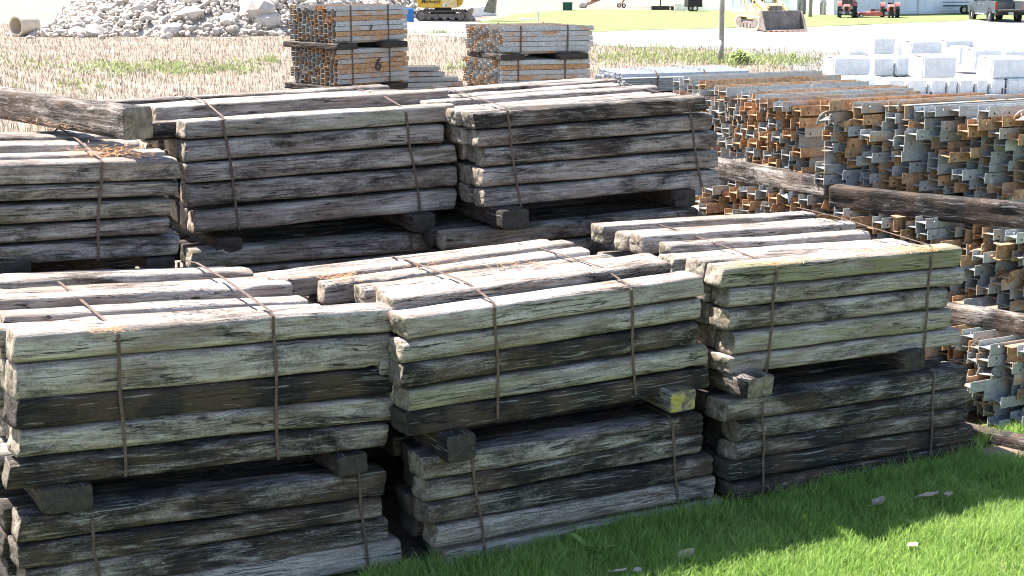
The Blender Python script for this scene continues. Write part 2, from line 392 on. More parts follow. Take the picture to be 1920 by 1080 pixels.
# front-face posts: (xl, yt, yb, xr, yt, yb, dark, moss, mesh)
FACE = {
 ('FL', 'upper'): [(28,628,684,738,571,629,.30,.12,4),(30,689,755,743,620,690,.30,.10,2),(28,754,808,745,685,741,1.02,.1,0),(36,812,862,755,738,793,.42,.22,7),(20,867,924,730,796,838,.66,.05,1)],
 ('FL', 'lower'): [(38,968,1024,725,881,930,.66,.15,5),(35,1025,1072,716,931,972,.74,.2,8),(50,1073,1125,728,970,1017,.62,.05,2),(40,1127,1180,752,1010,1060,.35,.1,3),(40,1182,1236,750,1062,1112,.75,.05,9)],
 ('FM', 'upper'): [(761,592,642,1319,517,556,.22,.15,3),(757,644,683,1315,559,606,.36,.42,11),(755,684,733,1310,607,643,.66,.05,5),(768,734,776,1328,645,687,.36,.65,2),(763,777,821,1330,687,733,1.0,.0,6)],
 ('FM', 'lower'): [(795,860,902,1318,775,815,.52,.2,8),(803,904,948,1317,814,851,.55,.15,7),(803,948,988,1337,851,893,.66,.0,2),(820,988,1032,1342,892,932,.34,.25,5),(835,1033,1078,1357,932,972,.30,.05,10)],
 ('FR', 'upper'): [(1358,500,541,1805,464,501,.30,.75,1),(1370,541,580,1808,501,537,.38,.25,4),(1368,582,624,1778,539,578,.46,.1,2),(1378,626,670,1783,580,619,.30,.65,7),(1366,671,705,1800,616,648,.28,.35,3)],
 ('FR', 'lower'): [(1362,755,795,1812,688,727,.62,.0,0),(1390,795,833,1814,728,765,.62,.3,4),(1382,833,868,1815,765,797,.60,.3,7),(1365,867,906,1825,797,830,.86,.0,3),(1380,907,945,1832,829,852,.74,.05,6)],
 ('BL', 'upper'): [(-260,312,360,335,298,337,.56,.05,3),(-262,362,392,332,338,369,.55,.35,7),(-262,399,437,320,371,405,.55,.45,2),(-264,441,475,318,407,441,.60,.0,4),(-262,480,512,338,441,483,.56,.0,1)],
 ('BM', 'upper'): [(345,228,264,850,194,229,.40,.55,0),(348,265,306,833,230,271,.50,.1,4),(350,308,346,855,271,306,.48,.1,3),(352,349,390,857,307,350,.60,.0,2),(365,398,443,855,353,394,.46,.1,7)],
 ('BM', 'middle'): [(360,470,508,825,434,470,.50,.5,5),(362,510,548,826,471,508,.50,.2,3)],
 ('BR', 'upper'): [(888,212,245,1323,180,210,.70,.0,3),(898,246,278,1337,211,244,.56,.1,5),(910,278,315,1345,245,279,.60,.1,4),(905,317,354,1347,280,314,.45,.25,2),(908,356,390,1347,315,352,.55,.15,10)],
 ('BR', 'middle'): [(838,436,474,1310,390,422,.55,.4,4),(842,475,512,1312,423,458,.6,.3,2)],
}
TOPX = {  # per row behind the front edge: (shift along u of left end, of right end, dz)
 'FL': [(-.02,-.30,-.015),(.05,-.35,.0),(-.06,-.36,.058),(.02,-.40,.04),(-.05,-.44,.075),(0,-.50,.05)],
 'FM': [(.03,-.10,.062),(.10,-.03,.05),(.05,-.22,.03),(-.12,-.30,.045),(-.38,-.30,.06),(-.62,-.34,.04)],
 'FR': [(.0,-.18,-.002),(-.08,-.10,-.015),(.07,-.25,.035),(-.02,-.20,.065),(.0,-.22,.05),(-.05,-.20,.075)],
 'BL': [(0,-.06,-.02),(0,.02,.0),(0,-.1,.045),(0,-.05,.03),(0,-.1,.06),(0,-.1,.05)],
 'BM': [(-.22,-.02,-.02),(-.1,.15,.075),(-.35,.05,.06),(-.2,-.1,.05),(-.4,-.1,.07),(-.2,-.1,.05)],
 'BR': [(-.05,-.12,.01),(.05,-.25,.0),(-.1,-.05,.035),(.02,-.3,.05),(-.05,-.2,.07),(0,-.3,.06)],
}
DW = .222
FRAME = {}
TOPS = {}
for sk, (a, b, yaw) in STK.items():
    ph = PHI + yaw; uu = Vector((math.cos(ph), math.sin(ph), 0)); vv = Vector((-uu.y, uu.x, 0))
    FRAME[sk] = (ab(a, b), uu, vv)
HIDN = 0
for (sk, lev), rows in FACE.items():
    O, uu, vv = FRAME[sk]
    if sk in 'FL FM FR' and lev == 'lower': O = O - vv * .03
    hull = {}
    for li, (xl, yl0, yl1, xr, yr0, yr1, dk, ms, mi) in enumerate(rows):
        if sk in ('BL', 'BM', 'BR') and lev == 'upper': dk = dk - .10
        if sk == 'FL' and lev == 'lower': dk = dk - .04
        if sk == 'FM' and lev == 'lower': dk = dk + .03
        pl0, pl1 = on_plane(xl, yl0, O, vv), on_plane(xl, yl1, O, vv)
        pr0, pr1 = on_plane(xr, yr0, O, vv), on_plane(xr, yr1, O, vv)
        hl, hr = pl0.z - pl1.z, pr0.z - pr1.z
        h = (hl + hr) / 2 * random.uniform(.92, .965)
        PL, PR = (pl0 + pl1) / 2, (pr0 + pr1) / 2
        rowset = range(7) if (lev == 'upper' or li == 0) else (0, 1, 6)
        for k in rowset:
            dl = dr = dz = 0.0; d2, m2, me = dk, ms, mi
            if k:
                d2 = min(.95, max(.15, random.gauss(.5, .16))) if lev == 'upper' else random.uniform(.9, 1.15); m2 = random.choice((0, .1, .1, .3)); me = None  # inner rows of lower and middle bundles coloured darker, standing in for gap shade
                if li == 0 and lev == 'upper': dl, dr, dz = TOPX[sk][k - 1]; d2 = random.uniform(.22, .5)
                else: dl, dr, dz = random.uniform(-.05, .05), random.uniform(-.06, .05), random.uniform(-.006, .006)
            A = PL + uu * dl + vv * (DW * k) + Z * dz; B = PR + uu * dr + vv * (DW * k) + Z * dz
            dep = DW * random.uniform(.93, 1.0) if (li or k == 0) else DW * random.uniform(.76, .93)
            cen = (A + B) / 2 + vv * (dep / 2)
            where = f"{lev} {STN[sk]} bundle"
            lk = look(d2, m2)
            if k == 0: lb = f"{lk} timber post, {ORD[li+1]} from top on the front face, {where}"
            elif li == 0 and lev == 'upper': lb = f"{lk} timber post on top layer, {ORD[k+1]} row from front, {where}"
            else: lb = f"{lk} timber post, layer {'one two three four five'.split()[li]} down, {ORD[k+1]} row back, {where}"
            timber("timber_post", cen, B - A, vv, (B - A).length, dep, h, d2, m2, lb, "timber post", f"timber posts of the {where}", me, flip=(k > 0))
            if li == 0: hull.setdefault('t', []).append((k, (A.z + B.z) / 2 + h / 2, PL, PR))
        if li == len(rows) - 1: TOPS[(sk, lev, 'bot')] = (PL.z + PR.z) / 2 - h / 2
    TOPS[(sk, lev)] = hull['t']; 
    # two hidden courses fill the gap to the ground under the rear bundles
# rear bundles stand on lower bundles that only their neighbours hide
for sk in ('BL', 'BM', 'BR'):
    O, uu, vv = FRAME[sk]
    for li in range(4):
        z = .09 + li * .165
        cen = O + Z * z + vv * .11
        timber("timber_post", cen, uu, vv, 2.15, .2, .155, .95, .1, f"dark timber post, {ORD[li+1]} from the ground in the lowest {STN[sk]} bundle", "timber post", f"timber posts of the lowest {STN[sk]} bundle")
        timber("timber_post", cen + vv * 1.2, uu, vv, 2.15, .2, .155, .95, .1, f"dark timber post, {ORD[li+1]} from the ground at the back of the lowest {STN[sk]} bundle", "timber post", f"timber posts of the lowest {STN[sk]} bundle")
for sk, lev_z in (('BL', 1.50),):
    O, uu, vv = FRAME[sk]
    for li in range(3):
        for k in range(2):
            cen = O + Z * (lev_z - li * .165) + vv * (.11 + k * 1.2)
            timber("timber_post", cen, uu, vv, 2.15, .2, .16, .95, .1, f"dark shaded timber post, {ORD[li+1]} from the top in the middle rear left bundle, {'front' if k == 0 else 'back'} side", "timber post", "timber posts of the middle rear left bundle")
for sk in ('BM', 'BR'):
    O, uu, vv = FRAME[sk]
    for li in range(2):
        cen = O + Z * (1.02 - li * .165) + vv * .11
        timber("timber_post", cen, uu, vv, 2.15, .2, .16, .95, .1, f"dark shaded timber post, {ORD[li+3]} from the top in the middle {STN[sk]} bundle", "timber post", f"timber posts of the middle {STN[sk]} bundle")

# ---------------- cross timbers (dunnage) under and between bundles
DUN = [ # stack, end px centre, protrude, width, height px, dark, moss, label, lower-z extents
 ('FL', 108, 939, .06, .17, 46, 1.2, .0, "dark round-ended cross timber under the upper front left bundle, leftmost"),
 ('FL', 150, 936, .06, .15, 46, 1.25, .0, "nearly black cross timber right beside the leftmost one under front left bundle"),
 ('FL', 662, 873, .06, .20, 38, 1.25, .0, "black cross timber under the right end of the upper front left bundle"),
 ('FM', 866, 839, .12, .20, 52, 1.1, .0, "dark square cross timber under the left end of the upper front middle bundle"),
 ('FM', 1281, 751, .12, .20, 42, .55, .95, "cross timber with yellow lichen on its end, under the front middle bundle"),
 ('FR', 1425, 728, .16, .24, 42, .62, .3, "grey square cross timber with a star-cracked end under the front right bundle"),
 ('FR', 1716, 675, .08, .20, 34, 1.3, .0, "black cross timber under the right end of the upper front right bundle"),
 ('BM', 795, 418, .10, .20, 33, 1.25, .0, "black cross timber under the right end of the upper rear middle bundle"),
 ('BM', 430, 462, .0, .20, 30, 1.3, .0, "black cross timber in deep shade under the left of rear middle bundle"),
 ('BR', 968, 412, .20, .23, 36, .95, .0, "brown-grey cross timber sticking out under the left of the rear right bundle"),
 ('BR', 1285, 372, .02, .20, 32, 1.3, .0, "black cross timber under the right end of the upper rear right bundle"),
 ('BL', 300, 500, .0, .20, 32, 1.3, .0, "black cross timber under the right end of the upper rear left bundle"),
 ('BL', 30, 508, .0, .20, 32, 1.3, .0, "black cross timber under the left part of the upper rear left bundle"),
]
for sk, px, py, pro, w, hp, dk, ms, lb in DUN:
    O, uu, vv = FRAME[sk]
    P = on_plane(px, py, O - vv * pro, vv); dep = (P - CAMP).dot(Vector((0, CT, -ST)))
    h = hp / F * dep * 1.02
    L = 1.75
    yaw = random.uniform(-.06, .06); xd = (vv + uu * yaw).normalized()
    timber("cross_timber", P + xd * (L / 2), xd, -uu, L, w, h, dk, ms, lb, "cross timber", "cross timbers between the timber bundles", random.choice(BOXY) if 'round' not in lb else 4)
# ---------------- loose timber lying over the rear left bundle
Pn = on_z(258, 200, 2.70); Pf = on_z(-60, 158, 2.68)
dn = Pn - Pf
timber("loose_timber", (Pn + Pf) / 2 - Z * .11, dn, Vector((-dn.y, dn.x, 0)), dn.length, .21, .21, .60, .0, "loose heavy timber lying aslant on top of the rear left bundle", "loose timber", None, 9)

# ---------------- steel straps round bundles
def ribbon(pts, wdir, width, name, mat, closed=False):
    mb = MB(); n = len(pts); th = .0025
    for i, p in enumerate(pts):
        a = pts[max(0, i - 1)]; b = pts[min(n - 1, i + 1)]
        tdir = (b - a).normalized(); nn = tdir.cross(wdir).normalized()
        for s in (-1, 1):
            for q in (-1, 1): mb.v.append(tuple(p + wdir * (s * width / 2) + nn * (q * th / 2)))
    for i in range(n - 1):
        o, q = i * 4, i * 4 + 4
        for f in ((0, 1, 5, 4), (1, 3, 7, 5), (3, 2, 6, 7), (2, 0, 4, 6)): mb.f.append(tuple(o + k for k in f)); mb.m.append(0)
    for f in ((0, 2, 3, 1), tuple((n - 1) * 4 + k for k in (0, 1, 3, 2))): mb.f.append(f); mb.m.append(0)
    return mb.build(name, mat)
STRAPS = [('FL','upper',220,618,235,893,'left'),('FL','upper',512,592,522,862,'right'),('FL','lower',170,962,188,1110,'left'),('FL','lower',672,890,692,1100,'right'),
 ('FM','upper',928,577,935,785,'left'),('FM','upper',1183,540,1190,740,'right'),('FM','lower',885,856,912,1062,'left'),('FM','lower',1258,784,1276,990,'right'),
 ('FR','upper',1457,497,1437,700,'left'),('FR','upper',1747,470,1731,655,'right'),('FR','lower',1430,752,1431,942,'left'),('FR','lower',1752,700,1742,878,'right'),
 ('BL','upper',190,303,182,488,'right'),('BM','upper',418,224,450,430,'left'),('BM','upper',760,198,788,396,'right'),('BM','middle',770,436,778,540,'right'),
 ('BR','upper',950,208,975,387,'left'),('BR','upper',1290,182,1315,350,'right'),('BR','middle',1272,396,1280,460,'right')]
for sk, lev, x0, y0, x1, y1, lr in STRAPS:
    O, uu, vv = FRAME[sk]
    if sk[0] == 'F' and lev == 'lower': O = O - vv * .03
    top = TOPS[(sk, lev)]
    T0 = on_plane(x0, y0, O - vv * .006, vv); T1 = on_plane(x1, y1, O - vv * .006, vv)
    ztop = top[0][1] + .004
    pts = []
    B0 = T1.copy()
    pts.append(B0 + vv * .25 - Z * .004); pts.append(B0 + vv * .02 - Z * .002)
    nseg = 9
    wv = random.uniform(.002, .007)
    for i in range(nseg + 1):
        p = B0.lerp(Vector((T0.x, T0.y, ztop - .022)), i / nseg); p = p - vv * (.004 + wv * math.sin(i * 1.9 + x0)) + uu * (.006 * math.sin(i * .8 + x0))
        pts.append(p)
    P0 = Vector((T0.x, T0.y, ztop))
    prof = [(0.02, ztop)]
    cand = [(DW * k + DW * .5, z + .004) for k, z, _, _ in top]
    # upper hull from the front edge
    cur = (0.03, ztop); chain = [cur]; rest = [c for c in cand if c[0] > cur[0] + .02]
    while rest:
        best = max(rest, key=lambda c: (c[1] - cur[1]) / (c[0] - cur[0])); chain.append(best); cur = best; rest = [c for c in rest if c[0] > cur[0] + .01]
    for i, (vd, z) in enumerate(chain): 
        q = P0 + vv * vd; q.z = z + .003; pts.append(q + uu * random.uniform(-.006, .006))
    last = chain[-1]
    q = P0 + vv * (last[0] + DW * .55); q.z = last[1] - .03; pts.append(q)
    q = q.copy(); q.z = B0.z; pts.append(q)
    o = ribbon(pts, uu, .018, "steel_strap", STRAP)
    tag(o, f"rusty steel strap round the {lr} half of the {lev} {STN[sk]} timber bundle", "strap", "steel straps round the timber bundles")

# ================================================================== STEEL POSTS
IW, IFL, IT = .130, .088, .006
SL = 1.83
def ibeam_mesh(kind, length=SL, w=IW, fl=IFL, holes=True, seed=0):
    rnd = random.Random(seed); mb = MB(); t = .0065
    def plate(y0, y1, z0, z1, cells):  # vertical flange plate between y0,y1; cells = [(x0,x1,[(z hole)])]
        n = 8
        for (x0, x1, hz) in cells:
            if not hz:
                mb.box(((x0 + x1) / 2, (y0 + y1) / 2, (z0 + z1) / 2), (x1 - x0, y1 - y0, z1 - z0))
                continue
            cx, cz, r = (x0 + x1) / 2, hz[0], .011
            sq = [(x0, z0), (cx, z0), (x1, z0), (x1, cz), (x1, z1), (cx, z1), (x0, z1), (x0, cz)]
            ang = [math.atan2(q[1] - cz, q[0] - cx) for q in sq]
            ci = [(cx + r * math.cos(a), cz + r * math.sin(a)) for a in ang]
            vs = [(q[0], y0, q[1]) for q in sq] + [(q[0], y0, q[1]) for q in ci] + [(q[0], y1, q[1]) for q in sq] + [(q[0], y1, q[1]) for q in ci]
            fs = []
            for i in range(8):
                j = (i + 1) % 8
                fs += [(i, j, 8 + j, 8 + i), (16 + j, 16 + i, 24 + i, 24 + j), (8 + i, 8 + j, 24 + j, 24 + i), (j, i, 16 + i, 16 + j)]
            mb.add(vs, fs)
    h0 = -length / 2; zz = fl / 2
    cells_a = [(h0, h0 + .035, None), (h0 + .035, h0 + .085, [-.018]), (h0 + .085, h0 + .20, None), (h0 + .20, h0 + .25, [-.018 if kind % 2 else .016]), (h0 + .25, length / 2, None)]
    cells_b = [(h0, h0 + .06, None), (h0 + .06, h0 + .11, [.018]), (h0 + .11, length / 2, None)]
    cells_n = [(h0, length / 2, None)]
    ca, cb = (cells_a, cells_b) if holes and kind != 2 else (cells_n, cells_n)
    if holes and kind == 3: ca = cells_b; cb = cells_n
    plate(-w / 2, -w / 2 + t, -zz, zz, ca); plate(w / 2 - t, w / 2, -zz, zz, cb)
    mb.box((0, 0, 0), (length, w - 2 * t - .0005, t * .8))
    me = mb.mesh("steel_post", STEEL)
    if kind >= 4:  # bent / torn end
        bm = bmesh.new(); bm.from_mesh(me)
        bmesh.ops.subdivide_edges(bm, edges=[e for e in bm.edges if abs((e.verts[0].co - e.verts[1].co).x) > .3], cuts=40)
        for v in bm.verts:
            d = max(0, (h0 + .16 - v.co.x) / .16)
            v.co.z += (.03 if kind == 4 else -.025) * d * d * (1 + .6 * math.sin(v.co.y * 40)); v.co.y += .035 * d * d * math.sin(seed + v.co.z * 30)
            if kind == 5 and v.co.y < 0: v.co.y -= .03 * d * d; 
        bm.to_mesh(me); bm.free()
    bm = bmesh.new(); bm.from_mesh(me); bmesh.ops.recalc_face_normals(bm, faces=bm.faces); bm.to_mesh(me); bm.free()
    return me
IB = [ibeam_mesh(k, seed=k) for k in (0, 1, 2, 3, 4, 5)]
def frame_mat(center, X, roll=0.0, flip=False):
    X = X.normalized(); Y = Z.cross(X).normalized(); Zv = X.cross(Y)
    if flip: Y = -Y; Zv = -Zv
    M = Matrix((X, Y, Zv)).transposed().to_4x4() @ Matrix.Rotation(roll, 4, 'X'); M.translation = center; return M
rest = MB(); REST_RUST = []
def rest_beam(M, length=SL):
    """a beam of the uncounted remainder: three plates"""
    for c, d in (((0, -IW / 2, 0), (length, .007, IFL)), ((0, IW / 2, 0), (length, .007, IFL)), ((0, 0, 0), (length, IW - .015, .006))):
        o = len(rest.v); rest.box(c, d)
        for i in range(o, len(rest.v)): rest.v[i] = tuple(M @ Vector(rest.v[i]))
NST = 0
def steel_bundle(desc, near, far, ztop, ncol, courses, uu, rust=.5, stagger=.06, ind=None, keep=None, dlow=0.0):
    """near / far: image points of the end line at ztop; columns counted from the far (left) side"""
    global NST
    Pn = on_z(near[0], near[1], ztop); Pf = on_z(far[0], far[1], ztop)
    vv = Vector((-uu.y, uu.x, 0))
    pw = IW + .006
    ncol = max(1, round((Pn - Pf).length / pw))
    for j in range(ncol):
        zcol = random.uniform(-.018, .018)
        P = Pf.lerp(Pn, (j + .5) / ncol)
        P = P.copy()
        zo = (IFL * .5 if j % 2 else 0.0) + zcol
        for c in range(courses):
            z = ztop - IFL / 2 - c * (IFL + .003) - zo + random.gauss(0, .005) + (random.uniform(0, .02) if c == 0 else 0)
            du = random.gauss(0, stagger)
            e = P + uu * (SL / 2 + du) + vv * random.uniform(-.006, .006); e.z = z
            rr = random.gauss(rust - (.06 if c == 0 else 0), .28)
            kind = random.choices((0, 1, 2, 3, 4, 5), (5, 5, 2, 4, (1.2 if c == 0 else .25), (1.0 if c < 2 else .25)))[0]
            M = frame_mat(e, uu + vv * random.gauss(0, .006), random.gauss(0, .05) + (math.pi / 2 if random.random() < .06 else 0), random.random() < .35)
            if keep is not None and not keep(j, c):
                rest_beam(M); continue
            o = bpy.data.objects.new("steel_post", IB[kind]); link(o); o.matrix_world = M
            rr = min(1, max(0, rr)); o.color = (rr, random.random(), random.random(), 1)
            w = "rusty brown" if rr > .6 else "rust-streaked grey" if rr > .4 else "grey galvanised"
            tag(o, f"{w} steel post, {ORD[j+1]} column from left, {ORD[c+1]} course, {desc}", "steel post", f"steel posts of the {desc}")
            NST += 1
US = Vector((math.cos(PHI), math.sin(PHI), 0)); VS = Vector((-US.y, US.x, 0))
steel_bundle("big upper right bundle", (1930, 208), (1543, 189), 2.42, 13, 8, US, .52, .06)
steel_bundle("upper bundle behind big one", (1500, 193), (1342, 162), 2.38, 8, 7, US, .58, .05, keep=lambda j, c: j >= 5)
steel_bundle("farthest upper bundle", (1335, 158), (1268, 144), 2.36, 4, 4, US, .45, .05, keep=lambda j, c: c < 2)
steel_bundle("middle right bundle", (1935, 433), (1560, 394), 1.50, 13, 7, US, .50, .06, keep=lambda j, c: c < 6 and (j > 6 or c < 2))
steel_bundle("middle bundle behind big one", (1545, 372), (1312, 335), 1.56, 9, 4, US, .75, .05, keep=lambda j, c: j >= 2 and c < 2)
steel_bundle("lowest right bundle", (1940, 655), (1680, 606), .70, 8, 7, US, .25, .08, keep=lambda j, c: j >= 4)
# cross timbers of the steel stacks
def beam_between(p0, p1, w, h, dk, lb, grp="cross timbers under the steel posts", name="cross_timber", ms=0.0):
    d = p1 - p0
    return timber(name, (p0 + p1) / 2, d, Vector((-d.y, d.x, 0)), d.length, w, h, dk, ms, lb, "cross timber", grp, random.choice((0, 6, 9)))
def zbeam(a, b, z, *k): return beam_between(on_z(a[0], a[1], z), on_z(b[0], b[1], z), *k)
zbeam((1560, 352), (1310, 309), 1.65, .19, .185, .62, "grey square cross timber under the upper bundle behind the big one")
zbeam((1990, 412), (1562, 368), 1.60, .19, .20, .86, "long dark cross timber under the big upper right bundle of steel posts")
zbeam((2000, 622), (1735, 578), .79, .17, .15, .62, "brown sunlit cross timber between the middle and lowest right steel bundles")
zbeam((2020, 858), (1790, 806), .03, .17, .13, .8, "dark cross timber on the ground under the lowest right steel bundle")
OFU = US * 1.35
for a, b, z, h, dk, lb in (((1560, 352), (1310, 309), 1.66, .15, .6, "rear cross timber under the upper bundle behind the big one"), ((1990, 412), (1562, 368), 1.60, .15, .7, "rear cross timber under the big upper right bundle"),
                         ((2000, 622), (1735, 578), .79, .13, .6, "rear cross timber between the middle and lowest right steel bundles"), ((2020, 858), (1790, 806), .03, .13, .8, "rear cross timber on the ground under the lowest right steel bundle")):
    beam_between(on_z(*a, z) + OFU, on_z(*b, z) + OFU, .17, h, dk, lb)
def steel_strap(p_top, zlow, uu, D, label, w=.022, du=0.0):
    vv = Vector((-uu.y, uu.x, 0))
    pts = [Vector((p_top.x, p_top.y, zlow)) - vv * .012, p_top - vv * .012 - Z * .02, p_top + Z * .012, p_top + vv * D * .5 + Z * .016, p_top + vv * D + Z * .012, Vector((p_top.x, p_top.y, zlow)) + vv * (D + .01)]
    tag(ribbon(pts, uu, w, "steel_strap", STRAP), label, "strap", "steel straps round the steel posts")
pA = on_z(1500, 193, 2.38); pA = pA + US * .46
steel_strap(pA, 1.72, US, 1.25, "dark strap round the near end of the upper steel bundle behind the big one")
steel_strap(pA + US * 1.0, 1.72, US, 1.25, "dark strap round the far end of the upper steel bundle behind the big one")
pB = on_z(1930, 208, 2.42)
steel_strap(pB + US * .5, 1.70, US, 1.7, "thin strap over the near end of the big upper right steel bundle")
steel_strap(pB + US * 1.4, 1.70, US, 1.7, "thin strap over the far end of the big upper right steel bundle")
pC = on_z(1940, 655, .70)
steel_strap(pC + US * .25, .08, US, 1.1, "blue-black strap round the lowest right steel bundle")

# ---------------- far steel stacks beyond the timber
def far_stack(tagname, corner, dep, yaw, levels, ncol, shear, rusts, num=None, straps=(.2, .72), Dn=None):
    uu = Vector((math.cos(yaw), math.sin(yaw), 0)); vv = Vector((-uu.y, uu.x, 0))
    P0 = at_depth(corner[0], corner[1], dep); z = P0.z; base = Vector((P0.x, P0.y, 0))
    lv = 0
    out = []
    for (courses, gap) in levels:
        lname = ORD[lv + 1] + " level"
        off = random.uniform(-.05, .05)
        for c in range(courses):
            zc = z - IFL / 2 - c * (IFL + .010)
            for j in range(ncol):
                zj = zc - (IFL * .5 if j % 2 else 0)
                e = base + uu * (off + SL / 2 + random.gauss(0, .022) - shear * j * IW) + vv * ((j + .5) * (IW + .006) + random.uniform(-.012, .012)); e.z = zj
                M = frame_mat(e, uu + vv * random.gauss(0, .005), random.gauss(0, .02))
                if j == 0:
                    o = bpy.data.objects.new("steel_post", IB[random.choice((0, 1, 3))]); link(o); o.matrix_world = M
                    rr = min(1, max(0, random.gauss(rusts, .25))); o.color = (rr, random.random() * .6, random.random(), 1)
                    w = "rusty" if rr > .6 else "rust-patched grey" if rr > .38 else "grey galvanised"
                    tag(o, f"{w} steel post, {ORD[c+1]} course, near side, {lname}, {tagname}", "steel post", f"steel posts of the {tagname}")
                    out.append((lv, c, o))
                else: rest_beam(M)
        zb = z - courses * (IFL + .010) - .01
        if zb > .2:
            for si, s in enumerate(straps):
                p = base + uu * (off + s * SL); p.z = z + .004
                steel_strap(p, zb, uu, (ncol) * (IW + .006), f"dark strap round the {'left' if si == 0 else 'right'} part of the {lname}, {tagname}", .03)
        z = zb
        if gap:
            for si, s in enumerate((.10, .78)):
                a = base + uu * (s * SL) - vv * .10 + Z * (z - gap / 2 - .01); b = a + vv * (ncol * IW + .35) - uu * shear * ncol * IW * .5
                if Dn: # long bearer along the face
                    pass
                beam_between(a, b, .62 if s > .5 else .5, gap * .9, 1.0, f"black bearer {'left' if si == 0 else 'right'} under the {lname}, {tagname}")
            z -= gap
        lv += 1
    return out, base, uu, vv
fa, ba, ua, va = far_stack("far stack with painted numbers", (630, 12), 29.0, .78, [(7, .14), (7, .14), (6, .14), (2, .12)], 11, .0, .45)
fb, bb, ub, vb = far_stack("far stack without numbers", (942, 50), 28.5, .30, [(5, .14), (5, .14), (6, .14), (4, .12)], 11, .25, .46)
# low pile between them
lowu = Vector((math.cos(.25), math.sin(.25), 0)); lowv = Vector((-lowu.y, lowu.x, 0))
for i, (xl, xr, y, rr) in enumerate(((742, 822, 128, .2), (742, 833, 138, .45), (745, 858, 148, .35), (748, 866, 157, .45), (752, 890, 166, .4), (752, 890, 175, .4), (752, 890, 184, .4))):
    pr = at_depth(xr, y, 32.5); e = pr - lowu * (SL / 2); o = bpy.data.objects.new("steel_post", IB[(0, 3)[i % 2]]); link(o)
    o.matrix_world = frame_mat(e, lowu); o.color = (rr, .3, random.random(), 1)
    tag(o, f"steel post in the low stepped pile between the far stacks, {ORD[i+1]} from the top", "steel post", "steel posts of the low stepped pile")
    for k in (1, 2, 3): rest_beam(frame_mat(e + lowv * (k * .142) + lowu * random.gauss(0, .04), lowu))
lowz = at_depth(822, 184, 32.5).z
for i in range(int(lowz / .093)):
    for k in (0, 1, 2, 3):
        q = at_depth(890, 184, 32.5) - lowu * (SL / 2) + lowv * (k * .142); q.z = lowz - .093 * (i + 1)
        if q.z > .04: rest_beam(frame_mat(q, lowu))
ro = rest.build("steel_posts", STEEL_MIX); ro.color = (.66, .7, .3, 1)
tag(ro, "remaining rusty and galvanised steel posts packed behind the nearer ones", "steel posts", None, "stuff")

# painted numbers
def text_mesh(body, size, mat, depth=.002, shear=0.0, bold=0.0):
    cu = bpy.data.curves.new("txt", 'FONT'); cu.body = body; cu.size = size; cu.extrude = depth; cu.align_x = 'CENTER'; cu.align_y = 'CENTER'; cu.shear = shear; cu.offset = bold
    o = bpy.data.objects.new("txt", cu); C.objects.link(o); dg = bpy.context.evaluated_depsgraph_get()
    me = bpy.data.meshes.new_from_object(o.evaluated_get(dg)); bpy.data.objects.remove(o); me.materials.clear(); me.materials.append(mat); return me
def paint_number(ch, lv, c, du, size, dz):
    host = [o for (l, cc, o) in fa if l == lv and cc == c][0]
    t = bpy.data.objects.new("painted_number", text_mesh(ch, size, SPRAY, .001, .1, .006)); link(t, host)
    t.location = (du, -IW / 2 - .022, dz); t.rotation_euler = (R(90), 0, 0)
paint_number("7", 0, 4, -.05, .15, -.01); paint_number("6", 1, 3, .10, .34, .0)

# ---------------- guardrail W-beam panels
def wbeam_mesh():
    prof = [(-.155, .0), (-.135, .01), (-.11, .055), (-.08, .08), (-.05, .055), (-.025, .005), (.025, .005), (.05, .055), (.08, .08), (.11, .055), (.135, .01), (.155, .0)]
    mb = MB(); n = len(prof); L = 2.0
    for x in (-L / 2, L / 2):
        for y, z in prof: mb.v.append((x, y, z))
        for y, z in prof: mb.v.append((x, y * .985, z - .006))
    m = 2 * n
    for i in range(n - 1):
        mb.f += [(i, i + 1, m + i + 1, m + i), (n + i + 1, n + i, m + n + i, m + n + i + 1), (i, n + i, n + i + 1, i + 1), (m + i, m + i + 1, m + n + i + 1, m + n + i)]
    mb.f += [(0, m, m + n, n), (n - 1, 2 * n - 1, m + 2 * n - 1, m + n - 1)]
    mb.m = [0] * len(mb.f)
    return mb.mesh("guardrail_panel", STEEL)
WB = wbeam_mesh(); uw = Vector((math.cos(.36), math.sin(.36), 0)); vw = Vector((-uw.y, uw.x, 0))
Pw = at_depth(1172, 163, 20.5)
tier_names = ["top", "second", "third", "bottom"]
for ti in range(4):
    zt = Pw.z + .13 - ti * .50
    for k in range(3):
        for q in range(6):
            e = Pw + uw * (1.0 + random.gauss(0, .03) + (.12 if ti else 0)) + vw * (.17 + .33 * k); e.z = zt - q * .035 - .02 + random.uniform(-.004, .004)
            if e.z < .1: continue
            o = bpy.data.objects.new("guardrail_panel", WB); link(o); o.matrix_world = frame_mat(e, uw + vw * random.gauss(0, .004)); o.color = (.05, .15, random.random(), 1)
            tag(o, f"galvanised guardrail panel, {ORD[q+1]} down in the {ORD[k+1]} nest of the {tier_names[ti]} guardrail bundle", "guardrail panel", f"guardrail panels of the {tier_names[ti]} bundle")
    for si, s in enumerate((.2, .95, 1.7)):
        a = Pw + uw * s - vw * .05; a.z = zt - 6 * .035 - .085
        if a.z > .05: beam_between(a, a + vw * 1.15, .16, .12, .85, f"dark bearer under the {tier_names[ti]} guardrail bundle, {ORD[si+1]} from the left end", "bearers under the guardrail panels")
        if si < 2:
            p = Pw + uw * (s + .3) + vw * .01; p.z = zt + .07
            if zt > .4: tag(ribbon([Vector((p.x, p.y, zt - .24)), p - Z * .06, p + vw * .08 + Z * .004, p + vw * .55 + Z * .01, p + vw * 1.02, p + vw * 1.03 - Z * .3], uw, .022, "steel_strap", STRAP), f"thin strap round the {tier_names[ti]} guardrail bundle, {ORD[si+1]} from the left", "strap", "straps round the guardrail bundles")

